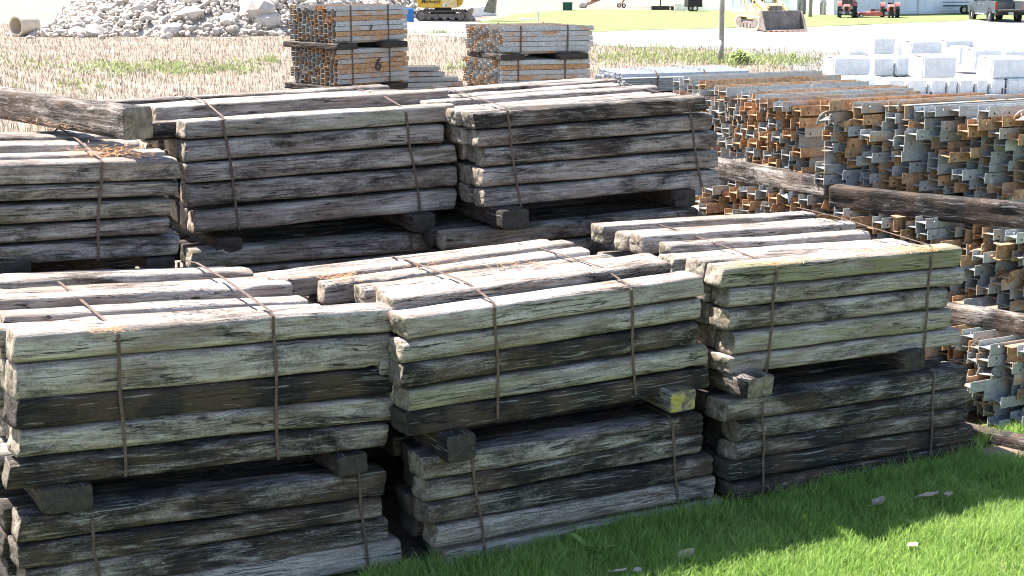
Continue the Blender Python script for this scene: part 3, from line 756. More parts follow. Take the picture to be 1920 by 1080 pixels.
# ================================================================== GROUND
def sheet(name, pts, z, mat, sub=0):
    mb = MB(); mb.add([(p[0], p[1], z) for p in pts], [tuple(range(len(pts)))])
    o = mb.build(name, mat); tag(o, kind="structure"); return o
def gp(*px): return [on_z(x, y) for x, y in px]
mb = MB(); mb.add([(-400, -60, 0), (500, -60, 0), (500, 900, 0), (-400, 900, 0)], [(0, 1, 2, 3)])
tag(mb.build("field", M_FIELD), kind="structure")
def wob(pts, amp, n=6, seed=0):
    out = []
    for i, p in enumerate(pts):
        q = pts[(i + 1) % len(pts)]
        for k in range(n):
            c = p.lerp(q, k / n); d = Vector((c.x, c.y, seed))
            out.append((c.x + amp * noise.noise(d * .23), c.y + amp * noise.noise(d * .23 + Vector((9, 9, 9)))))
    return out
sheet("gravel_yard", wob(gp((690, 36), (905, 42), (1110, 60), (1340, 53), (1500, 51), (1830, 37), (2300, 34), (2500, 170), (1950, 260), (1560, 170), (1480, 112), (1330, 95), (1120, 84), (900, 72), (740, 64)), 1.2, 8, 2), .012, M_GRAVEL)
sheet("far_lawn", wob(gp((895, 42), (960, 28), (1050, 19), (1340, 17.5), (1700, 20), (2200, 22), (2300, 33), (1830, 38), (1500, 51), (1340, 53), (1110, 60)), 1.0, 8, 5), .024, M_LAWN)
GR = [ab(-14, 8.05), ab(7.9, 8.05), ab(8.6, 8.6), ab(40, 9.5), ab(40, -20), ab(-14, -20)]
sheet("grass_turf", [(p.x, p.y) for p in GR], .008, M_TURF)
sheet("bare_dirt", wob([ab(-6, 8.05), ab(7.75, 8.05), ab(8.1, 8.0), ab(8.7, 8.7), ab(16, 9.4), ab(16, 15), ab(-6, 15)], .25, 6, 3), .004, M_DIRT)

sheet('bare_patch', wob([ab(8.0, 7.55), ab(8.55, 7.6), ab(8.6, 7.95), ab(8.0, 8.0)], .08, 6, 9), .014, M_DIRT)
# grass blades
def blades(name, pts, mat, hmin, hmax, w, lean, segs=2):
    vs, fs = [], []
    rnd = random.random; uni = random.uniform
    for (x, y, z, s) in pts:
        h = uni(hmin, hmax) * s; a = uni(0, 6.283); l = uni(.1, lean) * h; a2 = uni(0, 6.283)
        wx, wy = math.cos(a) * w / 2, math.sin(a) * w / 2; lx, ly = math.cos(a2) * l, math.sin(a2) * l
        o = len(vs)
        vs += [(x - wx, y - wy, z), (x + wx, y + wy, z), (x + wx * .8 + lx * .35, y + wy * .8 + ly * .35, z + h * .6), (x - wx * .8 + lx * .35, y - wy * .8 + ly * .35, z + h * .6), (x + lx, y + ly, z + h)]
        fs += [(o, o + 1, o + 2, o + 3), (o + 3, o + 2, o + 4)]
    me = bpy.data.meshes.new(name); me.from_pydata(vs, [], fs); me.materials.append(mat)
    o = bpy.data.objects.new(name, me); link(o); return o
def inview(p, m=120):
    d = p - CAMP; dep = d.dot(Vector((0, CT, -ST)))
    if dep < .5: return False
    x = 960 + F * d.x / dep; y = 540 - F * d.dot(Vector((0, ST, CT))) / dep
    return -m < x < 1920 + m and -m < y < 1080 + m
pts = []
while len(pts) < 78000:
    a = random.uniform(3.0, 12.5); b = random.uniform(5.6, 8.6)
    lim = 7.84 if a < 7.75 else 8.0 + (a - 7.75) * .25
    if b > lim + random.uniform(-.05, .04): continue
    if ((a - 8.28) / .3) ** 2 + ((b - 7.82) / .24) ** 2 < random.uniform(.7, 1.1): continue
    p = ab(a, b, .008)
    if not inview(p): continue
    cl = noise.noise(Vector((a * 2.2, b * 2.2, 1))) ; fine = noise.noise(Vector((a * 9, b * 9, 4)))
    if random.random() > .75 + cl * .5: continue
    edge = 1.35 if lim - b < .18 else 1.0
    pts.append((p.x, p.y, .006, (1 + .5 * cl + .3 * fine) * edge))
for _ in range(90):
    a = random.uniform(4.2, 8.6); b = (7.76 if a < 7.75 else 7.95) - abs(random.gauss(0, .05))
    if abs(a - 8.28) < .32: continue
    for k in range(28):
        p = ab(a + random.gauss(0, .05), b + random.gauss(0, .03), 0); pts.append((p.x, p.y, .006, random.uniform(1.2, 2.1)))
tag(blades("lawn_grass", pts, GRASS, .035, .10, .0055, .9), "thick green lawn grass growing up to the foot of the timber stacks", "grass", None, "stuff")
# crop stubble
pts = []
for i in range(90000):
    dep = random.uniform(26, 92); px = random.uniform(-60, 1600); p = Vector(((px - 960) / F * dep, dep * 1.0, 0))
    q = ab(0, 0); 
    row = math.cos(.5) * p.x + math.sin(.5) * p.y; row = round(row / .76) * .76 + random.gauss(0, .17)
    al = -math.sin(.5) * p.x + math.cos(.5) * p.y
    p = Vector((math.cos(.5) * row - math.sin(.5) * al, math.sin(.5) * row + math.cos(.5) * al, 0))
    d = p - CAMP; dp = d.dot(Vector((0, CT, -ST))); x = 960 + F * d.x / dp; y = 540 - F * d.dot(Vector((0, ST, CT))) / dp
    if x > 1120 and y < 92: continue
    if x > 735 and y < 66 + (x - 735) * .04: continue
    if y < 40: continue
    pts.append((p.x, p.y, 0, 1.0))
    if len(pts) > 48000: break
tag(blades("crop_stubble", pts, STRAW, .08, .30, .014, .5), "dry straw-coloured crop stubble standing over the field behind the stacks", "stubble", None, "stuff")
# weeds in field and along the yard edge
pts = []
def weeds(cx, cy, sx, sy, n):
    for _ in range(n):
        x, y = random.gauss(cx, sx), random.gauss(cy, sy)
        p = on_z(x, max(62, y)); 
        for k in range(5): pts.append((p.x + random.gauss(0, .15), p.y + random.gauss(0, .15), 0, random.uniform(.5, 1.2)))
for c in ((210, 132, 40, 5, 60), (290, 125, 60, 5, 90), (340, 135, 30, 4, 40), (440, 128, 30, 6, 60), (505, 115, 12, 3, 20), (60, 122, 40, 6, 25), (130, 160, 40, 8, 20), (930, 100, 30, 6, 30), (820, 60, 20, 2, 15), (1200, 92, 60, 4, 35), (1240, 103, 60, 6, 90), (1300, 110, 50, 6, 110), (1380, 114, 40, 5, 190), (1440, 112, 50, 5, 80), (1490, 118, 30, 4, 45), (860, 128, 20, 5, 15), (1150, 110, 30, 6, 60)): weeds(*c)
tag(blades("weeds", pts, WEED, .08, .24, .05, 1.0), "low green weeds sprouting through the stubble and along the yard edge", "weeds", None, "stuff")

def leafy(name, base, r, h, n, mat, leaf, label, cat, grp=None):
    mb = MB(); stem = MB()
    for i in range(n):
        th = random.uniform(0, 6.283); ph = random.random() ** .6
        p = Vector((math.cos(th) * r * ph, math.sin(th) * r * ph, h * (.12 + .88 * random.random() * (1 - .5 * ph * ph))))
        d = Vector((random.gauss(0, 1), random.gauss(0, 1), random.gauss(.4, .6))).normalized(); w = d.orthogonal().normalized() * leaf * .3; l = d * leaf * random.uniform(.6, 1.2)
        mb.add([p - w * .3, p + w * .3, p + l * .5 + w, p + l, p + l * .5 - w], [(0, 1, 2, 3, 4)])
    for i in range(7):
        th = random.uniform(0, 6.283); stem.tube((0, 0, 0), (math.cos(th) * r * .5, math.sin(th) * r * .5, h * .7), .012, .005, 5)
    e = empty(name, base, 0, label, cat, grp)
    mb.build("leaves", mat, e); stem.build("stems", mat, e); return e
leafy("weed_bush", on_z(1387, 121), .38, .55, 420, WEED, .14, "bushy green weed clump beside the foot of the utility pole", "weed bush")
leafy("weed_bush", on_z(1485, 112), .14, .28, 130, WEED, .09, "small round weed tuft alone at the gravel edge right of the pole", "weed bush")

# small plant and leaves in the near grass
def rosette(px, py, n, L, label):
    P = on_z(px, py); mb = MB()
    for i in range(n):
        a = i * 2.4 + random.uniform(-.2, .2); up = random.uniform(.35, 1.2); d = Vector((math.cos(a), math.sin(a), up)).normalized(); w = d.cross(Z).normalized(); ll = L * random.uniform(.6, 1.1)
        vs = []
        for t, ww, dr in ((0, .10, 0), (.3, .22, .02), (.6, .30, .0), (.85, .2, -.08), (1, .02, -.18)):
            c = d * (t * ll) + Z * (dr * ll); vs += [c - w * ww * ll * .5 + Z * .006, c, c + w * ww * ll * .5 + Z * .006]
        fs = []
        for k in range(4):
            for s in (0, 1): fs.append((k * 3 + s, k * 3 + s + 1, k * 3 + s + 4, k * 3 + s + 3))
        mb.add(vs, fs)
    o = mb.build("weed_plant", GRASS, None, True); o.location = P; return tag(o, label, "weed")
rosette(1112, 1042, 12, .21, "broad-leaved weed growing at the foot of the front middle stack")
rosette(1470, 950, 9, .15, "small broad-leaved weed at the foot of the front right stack")
def leaf(px, py, L, rz, mat, label, curl=.35, name="dead_leaf", cat="dead leaf"):
    P = on_z(px, py, .075); mb = MB(); vs = []
    for i in range(7):
        t = i / 6; w = math.sin(math.pi * min(.98, t * .93 + .05)) * .33 * L
        for s in (-1, -.5, 0, .5, 1): vs.append(((t - .5) * L, s * w, curl * L * (.35 * abs(s) ** 2 + .5 * (t - .5) ** 2) + .01 * noise.noise(Vector((t * 5, s * 2, px)))))
    fs = [(i * 5 + k, i * 5 + k + 1, i * 5 + k + 6, i * 5 + k + 5) for i in range(6) for k in range(4)]
    mb.add(vs, fs); mb.tube((-.5 * L, 0, .01), (-.75 * L, .02, .015), .003, .002, 5)
    o = mb.build(name, mat, None, True); o.location = P; o.rotation_euler = (random.uniform(-.3, .3), random.uniform(-.3, .3), rz)
    return tag(o, label, cat, "dead leaves on the grass")
PALE = simple("bleached_leaf", (.28, .25, .21), (.42, .385, .34), 30, .9, 0, .5, .004)
leaf(1648, 947, .10, .4, PALE, "crumpled pale leaf lying in the shaded grass before the right stack", 1.1)
leaf(1742, 931, .14, .1, DLEAF, "long brown dead leaf in the shaded grass near the steel posts")
leaf(1779, 928, .09, 1.4, DLEAF, "small upright dead leaf at the right of the long brown one")
leaf(1287, 1041, .13, .5, DLEAF, "brown dead leaf at the shade's edge in front of the middle stack")
leaf(1195, 1070, .07, .9, PALE, "small white leaf scrap near the bottom edge of the photo")
leaf(1163, 1072, .09, .2, DLEAF, "flat tan leaf left of the white scrap at the bottom edge")
leaf(1712, 1024, .10, 1.9, DLEAF, "pinkish tan leaf lying in the sunlit grass")
# flat stone / chips of dirt
mb = MB()
# needle litter on the timber tops
mb = MB()
def litter(px, py, z, sx, sy, n):
    for _ in range(n):
        p = on_z(random.gauss(px, sx), random.gauss(py, sy), z); a = random.uniform(0, 3.14); l = random.uniform(.02, .07); d = Vector((math.cos(a), math.sin(a), random.uniform(-.1, .15))) * l
        w = Vector((-math.sin(a), math.cos(a), 0)) * .0022
        mb.add([p - w, p + w, p + w + d, p - w + d], [(0, 1, 2, 3)])
for c in ((200, 285, 2.53, 45, 7, 320), (1455, 492, 1.665, 25, 3, 70), (1725, 468, 1.665, 20, 3, 120), (640, 520, 1.68, 30, 4, 130), (800, 500, 1.68, 60, 5, 70), (980, 495, 1.68, 40, 5, 70), (200, 618, 1.755, 18, 3, 60), (150, 228, 2.53, 60, 8, 300)): litter(*c)
tag(mb.build("needle_litter", LITTER), "rust-coloured dry needles scattered over the tops of the timber", "needle litter", None, "stuff")

# ================================================================== RUBBLE
def rock_verts(seed, s):
    bm = bmesh.new(); bmesh.ops.create_icosphere(bm, subdivisions=2, radius=1)
    rnd = random.Random(seed); pl = [(Vector((rnd.gauss(0, 1), rnd.gauss(0, 1), rnd.gauss(0, 1))).normalized(), rnd.uniform(.55, .9)) for _ in range(9)]
    for v in bm.verts:
        for n, d in pl:
            e = v.co.dot(n) - d
            if e > 0: v.co -= n * e
        v.co += v.co * .06 * noise.noise(v.co * 3 + Vector((seed, 0, 0)))
    vs = [v.co.copy() for v in bm.verts]; fs = [tuple(v.index for v in f.verts) for f in bm.faces]; bm.free(); return vs, fs
ROCKS = [rock_verts(i, 1) for i in range(14)]
def put_rock(mb, p, s, seed):
    rnd = random.Random(seed); vs, fs = ROCKS[seed % len(ROCKS)]
    M = Matrix.Rotation(rnd.uniform(0, 6.28), 3, 'Z') @ Matrix.Rotation(rnd.uniform(0, 6.28), 3, 'X') @ Matrix.Diagonal((s * rnd.uniform(.8, 1.5), s * rnd.uniform(.7, 1.1), s * rnd.uniform(.5, .9)))
    mb.add([M @ v + p for v in vs], fs)
mounds = [(-16.5, 87.0, 10.0, 11.0, 6.0), (-21.8, 79.0, 4.6, 3.2, .9), (-11.0, 107.0, 6.0, 6.5, 4.0), (-13.5, 84.0, 7.0, 7.0, 2.2)]
def mh(x, y):
    h = 0
    for cx, cy, rx, ry, hh in mounds:
        q = math.sqrt(((x - cx) / rx) ** 2 + ((y - cy) / ry) ** 2)
        if q < 1: h = max(h, hh * (1 - q) ** .9)
    return h
mb = MB(); nr = 0; sd = 0
core = MB(); G = 40
for i in range(G + 1):
    for j in range(G + 1):
        x = -34 + 36 * i / G; y = 73 + 41 * j / G; core.v.append((x, y, mh(x, y) - .25))
for i in range(G):
    for j in range(G): core.f.append((i * (G + 1) + j, (i + 1) * (G + 1) + j, (i + 1) * (G + 1) + j + 1, i * (G + 1) + j + 1)); core.m.append(0)
while nr < 10500:
    x, y = random.uniform(-33, 1), random.uniform(74, 113); h = mh(x, y); sd += 1
    if h <= 0.02:
        if random.random() > .03 or y > 78: continue
        if x < -26 or x > -8: continue
    s = random.choices((.09, .14, .22, .34), (5, 5, 2.2, .4))[0] * random.uniform(.8, 1.25)
    put_rock(mb, Vector((x, y, h + s * .1)), s, sd); nr += 1
rub = mb.build("rubble", RUB); tag(rub, "heap of broken pale concrete rubble at the far edge of the field", "rubble", None, "stuff")
tag(core.build("rubble_mound", RUB), kind="structure")
for i, (px, py, s, lb) in enumerate(((475, 20, 1.0, "largest tan slab leaning near the right of the rubble heap"), (498, 38, .8, "pale angular boulder low at the right end of the rubble heap"), (360, 28, .75, "rounded pale boulder in the middle of the rubble heap"), (270, 18, .7, "broad pale chunk high on the rubble heap"), (430, 42, .6, "grey boulder below the tan slab on the rubble heap"), (180, 62, .6, "grey-blue chunk at the foot of the rubble heap, left side"), (325, 58, .55, "white block at the foot of the rubble heap, centre"), (510, 8, .6, "grey block at the top right of the rubble heap"))):
    d = ray(px, py); t = 70.0
    while t < 120:
        p = CAMP + d * t
        if p.z < mh(p.x, p.y) + .05: break
        t += .25
    m1 = MB(); put_rock(m1, Vector((0, 0, 0)), s, 900 + i); o = m1.build("concrete_boulder", RUB); o.location = CAMP + d * t; tag(o, lb, "boulder", "large boulders in the rubble")

# concrete blocks near excavator
for i, (px, py) in enumerate(((893, 30), (905, 28), (918, 27))):
    m1 = MB(); m1.box((0, 0, .35), (.75, .7, .7)); o = m1.build("concrete_chunk", CONC, None, False, .04); o.location = on_z(px, py + 2); o.rotation_euler = (0, 0, .4 * i)
    tag(o, ["grey concrete cube right beside the excavator's track", "middle grey concrete cube right of the excavator", "outermost grey concrete cube right of the excavator"][i], "concrete cube", "concrete cubes beside the excavator")

# culvert pipe
pp = on_z(48, 68); e = MB(); e.ring((0, 0, .52), 'x', .52, .42, 1.15, 32)
o = e.build("culvert_pipe", PLAST, None, False, .01); o.location = pp; o.rotation_euler = (0, 0, R(58)); tag(o, "short tan culvert pipe lying left of the rubble heap", "pipe")
m1 = MB(); m1.box((0, 0, .08), (1.3, .18, .08)); o = m1.build("plank", POLE, None, False, .005); o.location = on_z(105, 38) ; o.rotation_euler = (0, -.35, .7); tag(o, "weathered plank leaning by the rubble heap above the pipe", "plank")
m1 = MB(); m1.tube((0, 0, 0), (0, 0, .85), .29, n=20); m1.tube((0, 0, .28), (0, 0, .31), .305, n=20); m1.tube((0, 0, .56), (0, 0, .59), .305, n=20)
o = m1.build("plastic_drum", BLUE); o.location = Vector((at_depth(776, 6, 99).x, 96, max(0, at_depth(776, 9, 99).z))); o.location.z = mh(o.location.x, 96); tag(o, "blue drum on the rubble left of the excavator", "drum")

# ================================================================== UTILITY POLES
def pole(px0, py0, r, h, lb, lean=(0, 0), hardware=True):
    P = on_z(px0, py0); e = empty("utility_pole", P, 0, lb, "utility pole")
    m = MB()
    for i in range(10): m.tube((lean[0] * i / 10 * h, lean[1] * i / 10 * h, h * i / 10), (lean[0] * (i + 1) / 10 * h, lean[1] * (i + 1) / 10 * h, h * (i + 1) / 10), r * (1 - .03 * i), r * (1 - .03 * (i + 1)), 16, cap=(i in (0, 9)))
    m.build("shaft", POLE, e, True)
    if hardware:
        k = MB(); k.box((0, -.02, h - .6), (2.2, .1, .12)); k.build("crossarm", POLE, e)
        for s in (-1, 0, 1):
            k = MB(); k.tube((s * .95, 0, h - .54), (s * .95, 0, h - .38), .05, .03, 10); k.build("insulator", CHROME, e)
    return e
pole(1351, 118, .11, 8.5, "grey wooden utility pole standing between the stacks and the gravel yard", (-.006, 0))
def bollard(px, py, r, h, lb):
    P = on_z(px, py); m = MB(); m.tube((0, 0, 0), (0, 0, h), r, r, 14); m.tube((0, 0, h), (0, 0, h + .05), r, r * .4, 14)
    o = m.build("wooden_post", POLE, None, True); o.location = P; tag(o, lb, "post")
bollard(1519, 32, .13, 3.2, "tall slim grey-green post before the open white shed bay")
bollard(1599, 31, .16, 3.0, "tall grey-green post right in front of the red cab tractor")

# ================================================================== BUILDINGS
def shed(name, x0px, x1px, ypx, depth_len, H, label, door=None, ribs=True):
    A = on_z(x0px, ypx[0]); B = on_z(x1px, ypx[1]); d = (B - A); L = d.length; yaw = math.atan2(d.y, d.x)
    e = empty(name, A, yaw, label, "shed")
    m = MB(); m.box((L / 2, depth_len / 2, H / 2), (L, depth_len, H))
    if ribs:
        n = int(L / .6)
        for i in range(n + 1): m.box((i * L / n, -.004, H / 2), (.05, .03, H - .02))
    m.build("wall", WHITE, e)
    r = MB(); r.add([(-.4, -.5, H + .01), (L + .4, -.5, H + .01), (L + .4, depth_len / 2, H + 1.9), (-.4, depth_len / 2, H + 1.9), (L + .4, depth_len + .5, H + .01), (-.4, depth_len + .5, H + .01)], [(0, 1, 2, 3), (3, 2, 4, 5), (0, 3, 5), (1, 4, 2)])
    r.build("roof", WHITE, e)
    g = MB(); g.box((L / 2, -.06, .12), (L, .06, .24)); g.build("base_trim", CONC, e)
    if ribs: 
        g = MB(); g.box((L / 2, -.055, 2.05 if H > 4 else 1.5), (L, .03, .05)); g.build("girt_line", CHROME, e)
    return e, L, yaw
shed("white_shed", 1372, 1490, (24, 26.5), 9, 5.2, "white metal shed behind the crawler loader")
e, L, yw = shed("long_shed", 1562, 1850, (29, 24.5), 14, 5.6, "long pale metal shed behind the red tractors")
A = on_z(1562, 29)
for px in (1640, 1729): # downspouts
    g = MB(); xx = (on_z(px, 27) - A).length; g.tube((xx, -.09, .05), (xx, -.09, 5.4), .05, n=8); g.build("downspout", CHROME, e)
# open bay between: posts, header, dark interior
A = on_z(1490, 27); B = on_z(1562, 29); d = B - A; L = d.length; yw = math.atan2(d.y, d.x)
e = empty("open_bay", A, yw, "open white shed bay with dark doorway slots between the two sheds", "shed")
m = MB(); m.box((.02 * L, .4, 2.6), (.04 * L, .8, 5.2)); m.box((.45 * L, .4, 2.6), (.36 * L, .6, 5.2)); m.box((.90 * L, .4, 2.6), (.16 * L, .7, 5.2)); m.build("wall", WHITE, e)
for i, (x0, x1) in enumerate(((.04, .27), (.63, .82))):
    m = MB(); m.box(((x0 + x1) / 2 * L, 1.2, 2.55), ((x1 - x0) * L * .98, .1, 5.1)); m.build("doorway", DARK if i == 0 else BUCK, e)
for bx, bw, bh in ((.14, .06, 1.0), (.68, .08, .9)):
    m = MB(); m.box((bx * L, .3, bh / 2), (bw * L, .3, bh)); m.build("stacked_board", POLE, e)
m = MB(); m.box((L / 2, 2.3, 5.5), (L - .3, 5, .25)); m.build("roof", WHITE, e)

# ================================================================== MACHINES
def wheel(parent, c, r, w, axis='y', rim=RED, lugs=0, name="wheel"):
    m = MB(); m.ring((0, 0, 0), axis, r, r * .58, w, 28)
    for i in range(lugs):
        a = 2 * math.pi * i / lugs; p, q = math.cos(a) * r, math.sin(a) * r
        rot = Matrix.Rotation(a, 3, 'Y' if axis == 'y' else 'X')
        cc = (p, w * .2 * (1 if i % 2 else -1), q) if axis == 'y' else (w * .2 * (1 if i % 2 else -1), p, q)
        m.box(cc, (.06, w * .55, .07) if axis == 'y' else (w * .55, .06, .07), 0, rot if axis == 'y' else None)
    t = m.build(name, BLACK, parent, False); t.location = c
    k = MB(); k.ring((0, 0, 0), axis, r * .58, r * .18, w * .55, 24); 
    ax = {'y': (0, 1, 0), 'x': (1, 0, 0)}[axis]; k.tube(Vector(ax) * -w * .34, Vector(ax) * w * .34, r * .2, n=12)
    k.build("rim", rim, t)
    return t
def crawler_track(parent, L, H, W, y, mat=TRACK):
    r = H / 2; prof = []
    for i in range(9): a = math.pi / 2 + math.pi * i / 8; prof.append((-L / 2 + r + r * math.cos(a), r + r * math.sin(a)))
    for i in range(9): a = -math.pi / 2 + math.pi * i / 8; prof.append((L / 2 - r + r * math.cos(a), r + r * math.sin(a)))
    inner = [(p[0] * .93, (p[1] - r) * .72 + r) for p in prof]
    m = MB(); n = len(prof); vs = []
    for yy in (y - W / 2, y + W / 2):
        vs += [(p, yy, q) for p, q in prof] + [(p, yy, q) for p, q in inner]
    fs = []
    for i in range(n):
        j = (i + 1) % n
        fs += [(i, j, 2 * n + j, 2 * n + i), (n + j, n + i, 3 * n + i, 3 * n + j), (i, n + i, n + j, j), (2 * n + j, 3 * n + j, 3 * n + i, 2 * n + i)]
    m.add(vs, fs)
    # shoes
    for s in (0, 1):
        for i in range(int(L / .2)):
            x = -L / 2 + .3 + i * .19
            if x < L / 2 - .28: m.box((x, y, H + .015 if s else -.0 + .012), (.05, W, .05))
    t = m.build("track", mat, parent)
    q = MB()
    q.box((0, y, r), (L * .72, W * .5, H * .36))
    for i in range(6): x = -L / 2 + r + (L - 2 * r) * i / 5; q.tube((x, y - W * .46, r * (1 if i in (0, 5) else .62)), (x, y + W * .46, r * (1 if i in (0, 5) else .62)), r * (.74 if i in (0, 5) else .36), n=14)
    q.build("roller_frame", BUCK, t); return t

# excavator
P = on_z(831, 39); e = empty("excavator", P, R(-6), "yellow tracked excavator parked before the rubble, its flank lettered", "excavator")
crawler_track(e, 3.25, .68, .5, -.75); crawler_track(e, 3.25, .68, .5, .75)
m = MB(); m.box((0, 0, .5), (1.5, 1.2, .4)); m.tube((0, 0, .68), (0, 0, .86), .55, n=20); m.build("undercarriage", TRACK, e)
m = MB(); m.prism([(-1.5, .86), (1.0, .86), (1.0, 1.55), (.3, 1.75), (-1.3, 1.75), (-1.55, 1.5)], 'y', -1.0, 1.0); b = m.build("upper_body", YEL, e, False, .06)
m = MB(); m.box((.55, -1.012, 1.2), (.95, .02, .62)); m.build("side_panel", PYEL, e)
m = MB(); m.prism([(.1, 1.76), (1.15, 1.76), (1.2, 2.2), (.95, 2.75), (.15, 2.75)], 'y', .1, .98); c = m.build("cab", YEL, e, False, .04)
m = MB(); m.prism([(.22, 1.85), (1.05, 1.85), (1.08, 2.2), (.88, 2.62), (.25, 2.62)], 'y', .08, 1.0); m.build("window", GLASS, c)
m = MB(); m.prism([(.9, 1.0), (1.5, 2.6), (2.9, 3.7), (3.1, 3.55), (1.8, 2.4), (1.25, 1.0)], 'y', -.55, -.2); bo = m.build("boom", YEL, e, False, .03)
m = MB(); m.prism([(2.9, 3.75), (3.2, 3.7), (3.3, 1.5), (3.1, 1.5)], 'y', -.52, -.22); m.build("stick", YEL, e, False, .03)
m = MB(); m.prism([(2.7, .6), (3.4, .5), (3.5, 1.4), (3.2, 1.55), (2.95, 1.2)], 'y', -.85, .1); m.build("bucket", BUCK, e, False, .03)
m = MB(); m.prism([(1.45, .05), (1.95, .0), (2.0, .1), (1.75, .35), (1.9, .75), (1.78, .8), (1.55, .4)], 'y', -1.0, 1.0); m.build("blade", BUCK, e)
t = bpy.data.objects.new("lettering", text_mesh("Midwest", .36, SPRAY, .003, .25, .004)); link(t, e); t.location = (-.65, -1.012, 1.24); t.rotation_euler = (R(90), 0, 0)
m = MB(); m.box((.3, -1.03, 1.0), (.34, .01, .16)); m.build("decal", PLATE, e); m = MB(); m.box((.36, -1.04, 1.0), (.12, .01, .10)); m.build("decal_mark", BUCK, e)

# crawler loader, bucket towards the camera
P = on_z(1432, 56); e = empty("crawler_loader", P, R(-72), "faded yellow crawler loader with its wide bucket lowered on the gravel", "crawler loader")
crawler_track(e, 2.9, .85, .42, -.85, PYEL); crawler_track(e, 2.9, .85, .42, .85, PYEL)
m = MB(); m.prism([(-1.4, .55), (1.3, .55), (1.3, 1.25), (1.15, 1.45), (-.2, 1.5), (-.3, 1.35), (-1.4, 1.35)], 'y', -.5, .5); m.build("hood", PYEL, e, False, .04)
m = MB(); m.box((1.31, 0, 1.0), (.03, .8, .7)); m.build("grille", BUCK, e)
m = MB()
for sx, sy in ((-.2, -.62), (-.2, .62), (-1.3, -.62), (-1.3, .62)): m.box((sx, sy, 1.9), (.09, .09, 1.3))
m.box((-.75, 0, 2.56), (1.4, 1.5, .1)); m.build("canopy_frame", PYEL, e, False, .02)
m = MB(); m.box((-.95, 0, 1.55), (.5, .55, .2)); m.box((-1.2, 0, 1.8), (.14, .55, .55)); m.build("operator_seat", BLACK, e, False, .03)
m = MB(); m.tube((.7, .25, 1.4), (.7, .25, 2.2), .05, n=10); m.build("exhaust_pipe", TRACK, e)
for s in (-1, 1):
    m = MB(); m.prism([(-.3, 1.75), (-.1, 1.9), (1.4, 1.35), (1.95, .55), (1.8, .45), (1.2, 1.15)], 'y', s * .62 - .06, s * .62 + .06); m.build("lift_arm", PYEL, e, False, .02)
    m = MB(); m.tube((.3, s * .55, 1.0), (1.6, s * .55, .95), .05, n=10); m.build("hydraulic_ram", CHROME, e)
m = MB(); m.prism([(1.75, .08), (2.7, .02), (2.72, .07), (2.0, .16), (1.9, .5), (2.0, 1.0), (1.95, 1.12), (1.83, 1.1), (1.72, .5)], 'y', -1.22, 1.22)
for s in (-1, 1): m.prism([(1.78, .1), (2.65, .05), (2.1, 1.05), (1.85, 1.1)], 'y', s * 1.22 - .03, s * 1.22 + .03)
m.box((2.0, 0, .6), (.1, 2.3, .95), 0, Matrix.Rotation(-.12, 3, 'Y'))
bk = m.build("bucket", BUCK, e, False, .01)
m = MB()
for i in range(8): m.prism([(2.66, .015), (2.84, .03), (2.68, .075)], 'y', -1.15 + i * .325 - .05, -1.15 + i * .325 + .05)
m.box((2.69, 0, .045), (.06, 2.44, .06)); m.build("cutting_edge", RUSTRED, bk)

# tractors
def tractor(px, py, rz, label, cab, sc=1.0):
    e = empty("tractor", on_z(px, py), rz, label, "tractor"); e.scale = (sc, sc, sc)
    m = MB(); m.prism([(.2, .75), (2.3, .75), (2.35, 1.25), (2.2, 1.42), (.2, 1.5)], 'y', -.36, .36); m.build("hood", RED, e, False, .05)
    gw = .34
    m = MB(); m.box((2.36, 0, 1.02), (.04, gw, .5))
    for i in range(4): m.box((2.39, 0, .84 + i * .12), (.02, gw * .9, .03))
    m.build("grille", DARK if not cab else BLACK, e)
    for s in (-1, 1):
        m = MB(); m.tube((2.33, s * .22, 1.32), (2.40, s * .22, 1.32), .08, n=12); m.build("headlight", CHROME, e)
        wheel(e, (0, s * .82, .78), .78, .42, 'y', RED if cab else CHROME, 22)
        wheel(e, (2.0, s * (.66 if cab else .2), .38), .38, .22, 'y', RED, 14)
        m = MB(); m.prism([(-.75, 1.05), (-.6, 1.5), (-.1, 1.72), (.45, 1.55), (.6, 1.3), (.5, 1.25), (.3, 1.45), (-.1, 1.62), (-.5, 1.42), (-.65, 1.05)], 'y', s * .82 - .24, s * .82 + .24); m.build("mudguard", RED, e)
    m = MB(); m.box((.9, 0, .62), (2.6, .4, .4)); m.tube((2.0, -.7, .4), (2.0, .7, .4), .06, n=8); m.tube((0, -.8, .78), (0, .8, .78), .12, n=10); m.build("chassis", TRACK, e)
    m = MB(); m.tube((1.4, .2, 1.4), (1.4, .2, 2.2), .045, n=10); m.build("exhaust_pipe", TRACK, e)
    if cab:
        m = MB()
        for sx in (-.65, .55):
            for sy in (-.58, .58): m.box((sx, sy, 2.0), (.08, .08, 1.3))
        m.box((-.05, 0, 2.7), (1.45, 1.4, .14)); m.box((-.05, 0, 1.35), (1.3, 1.15, .12)); c = m.build("cab", RED, e, False, .02)
        m = MB(); m.box((-.05, 0, 2.03), (1.16, 1.12, 1.22)); m.build("cab_glass", GLASS, c)
        for s in (-1, 1):
            m = MB(); m.box((.75, s * .95, 2.2), (.05, .2, .3)); m.tube((.6, s * .6, 2.3), (.75, s * .9, 2.3), .02, n=6); m.build("mirror", RED, e)
    else:
        m = MB(); m.box((-.25, 0, 1.3), (.45, .5, .12)); m.box((-.45, 0, 1.5), (.1, .5, .35)); m.build("seat", BLACK, e, False, .03)
        m = MB(); m.tube((.3, 0, 1.45), (.1, 0, 1.75), .02, n=8); m.ring((.08, 0, 1.78), 'x', .22, .19, .03, 20); m.build("steering_wheel", BLACK, e)
    return e
tractor(1588, 33, R(-104), "red cab tractor parked against the shed, half hidden by a post", True, .62)
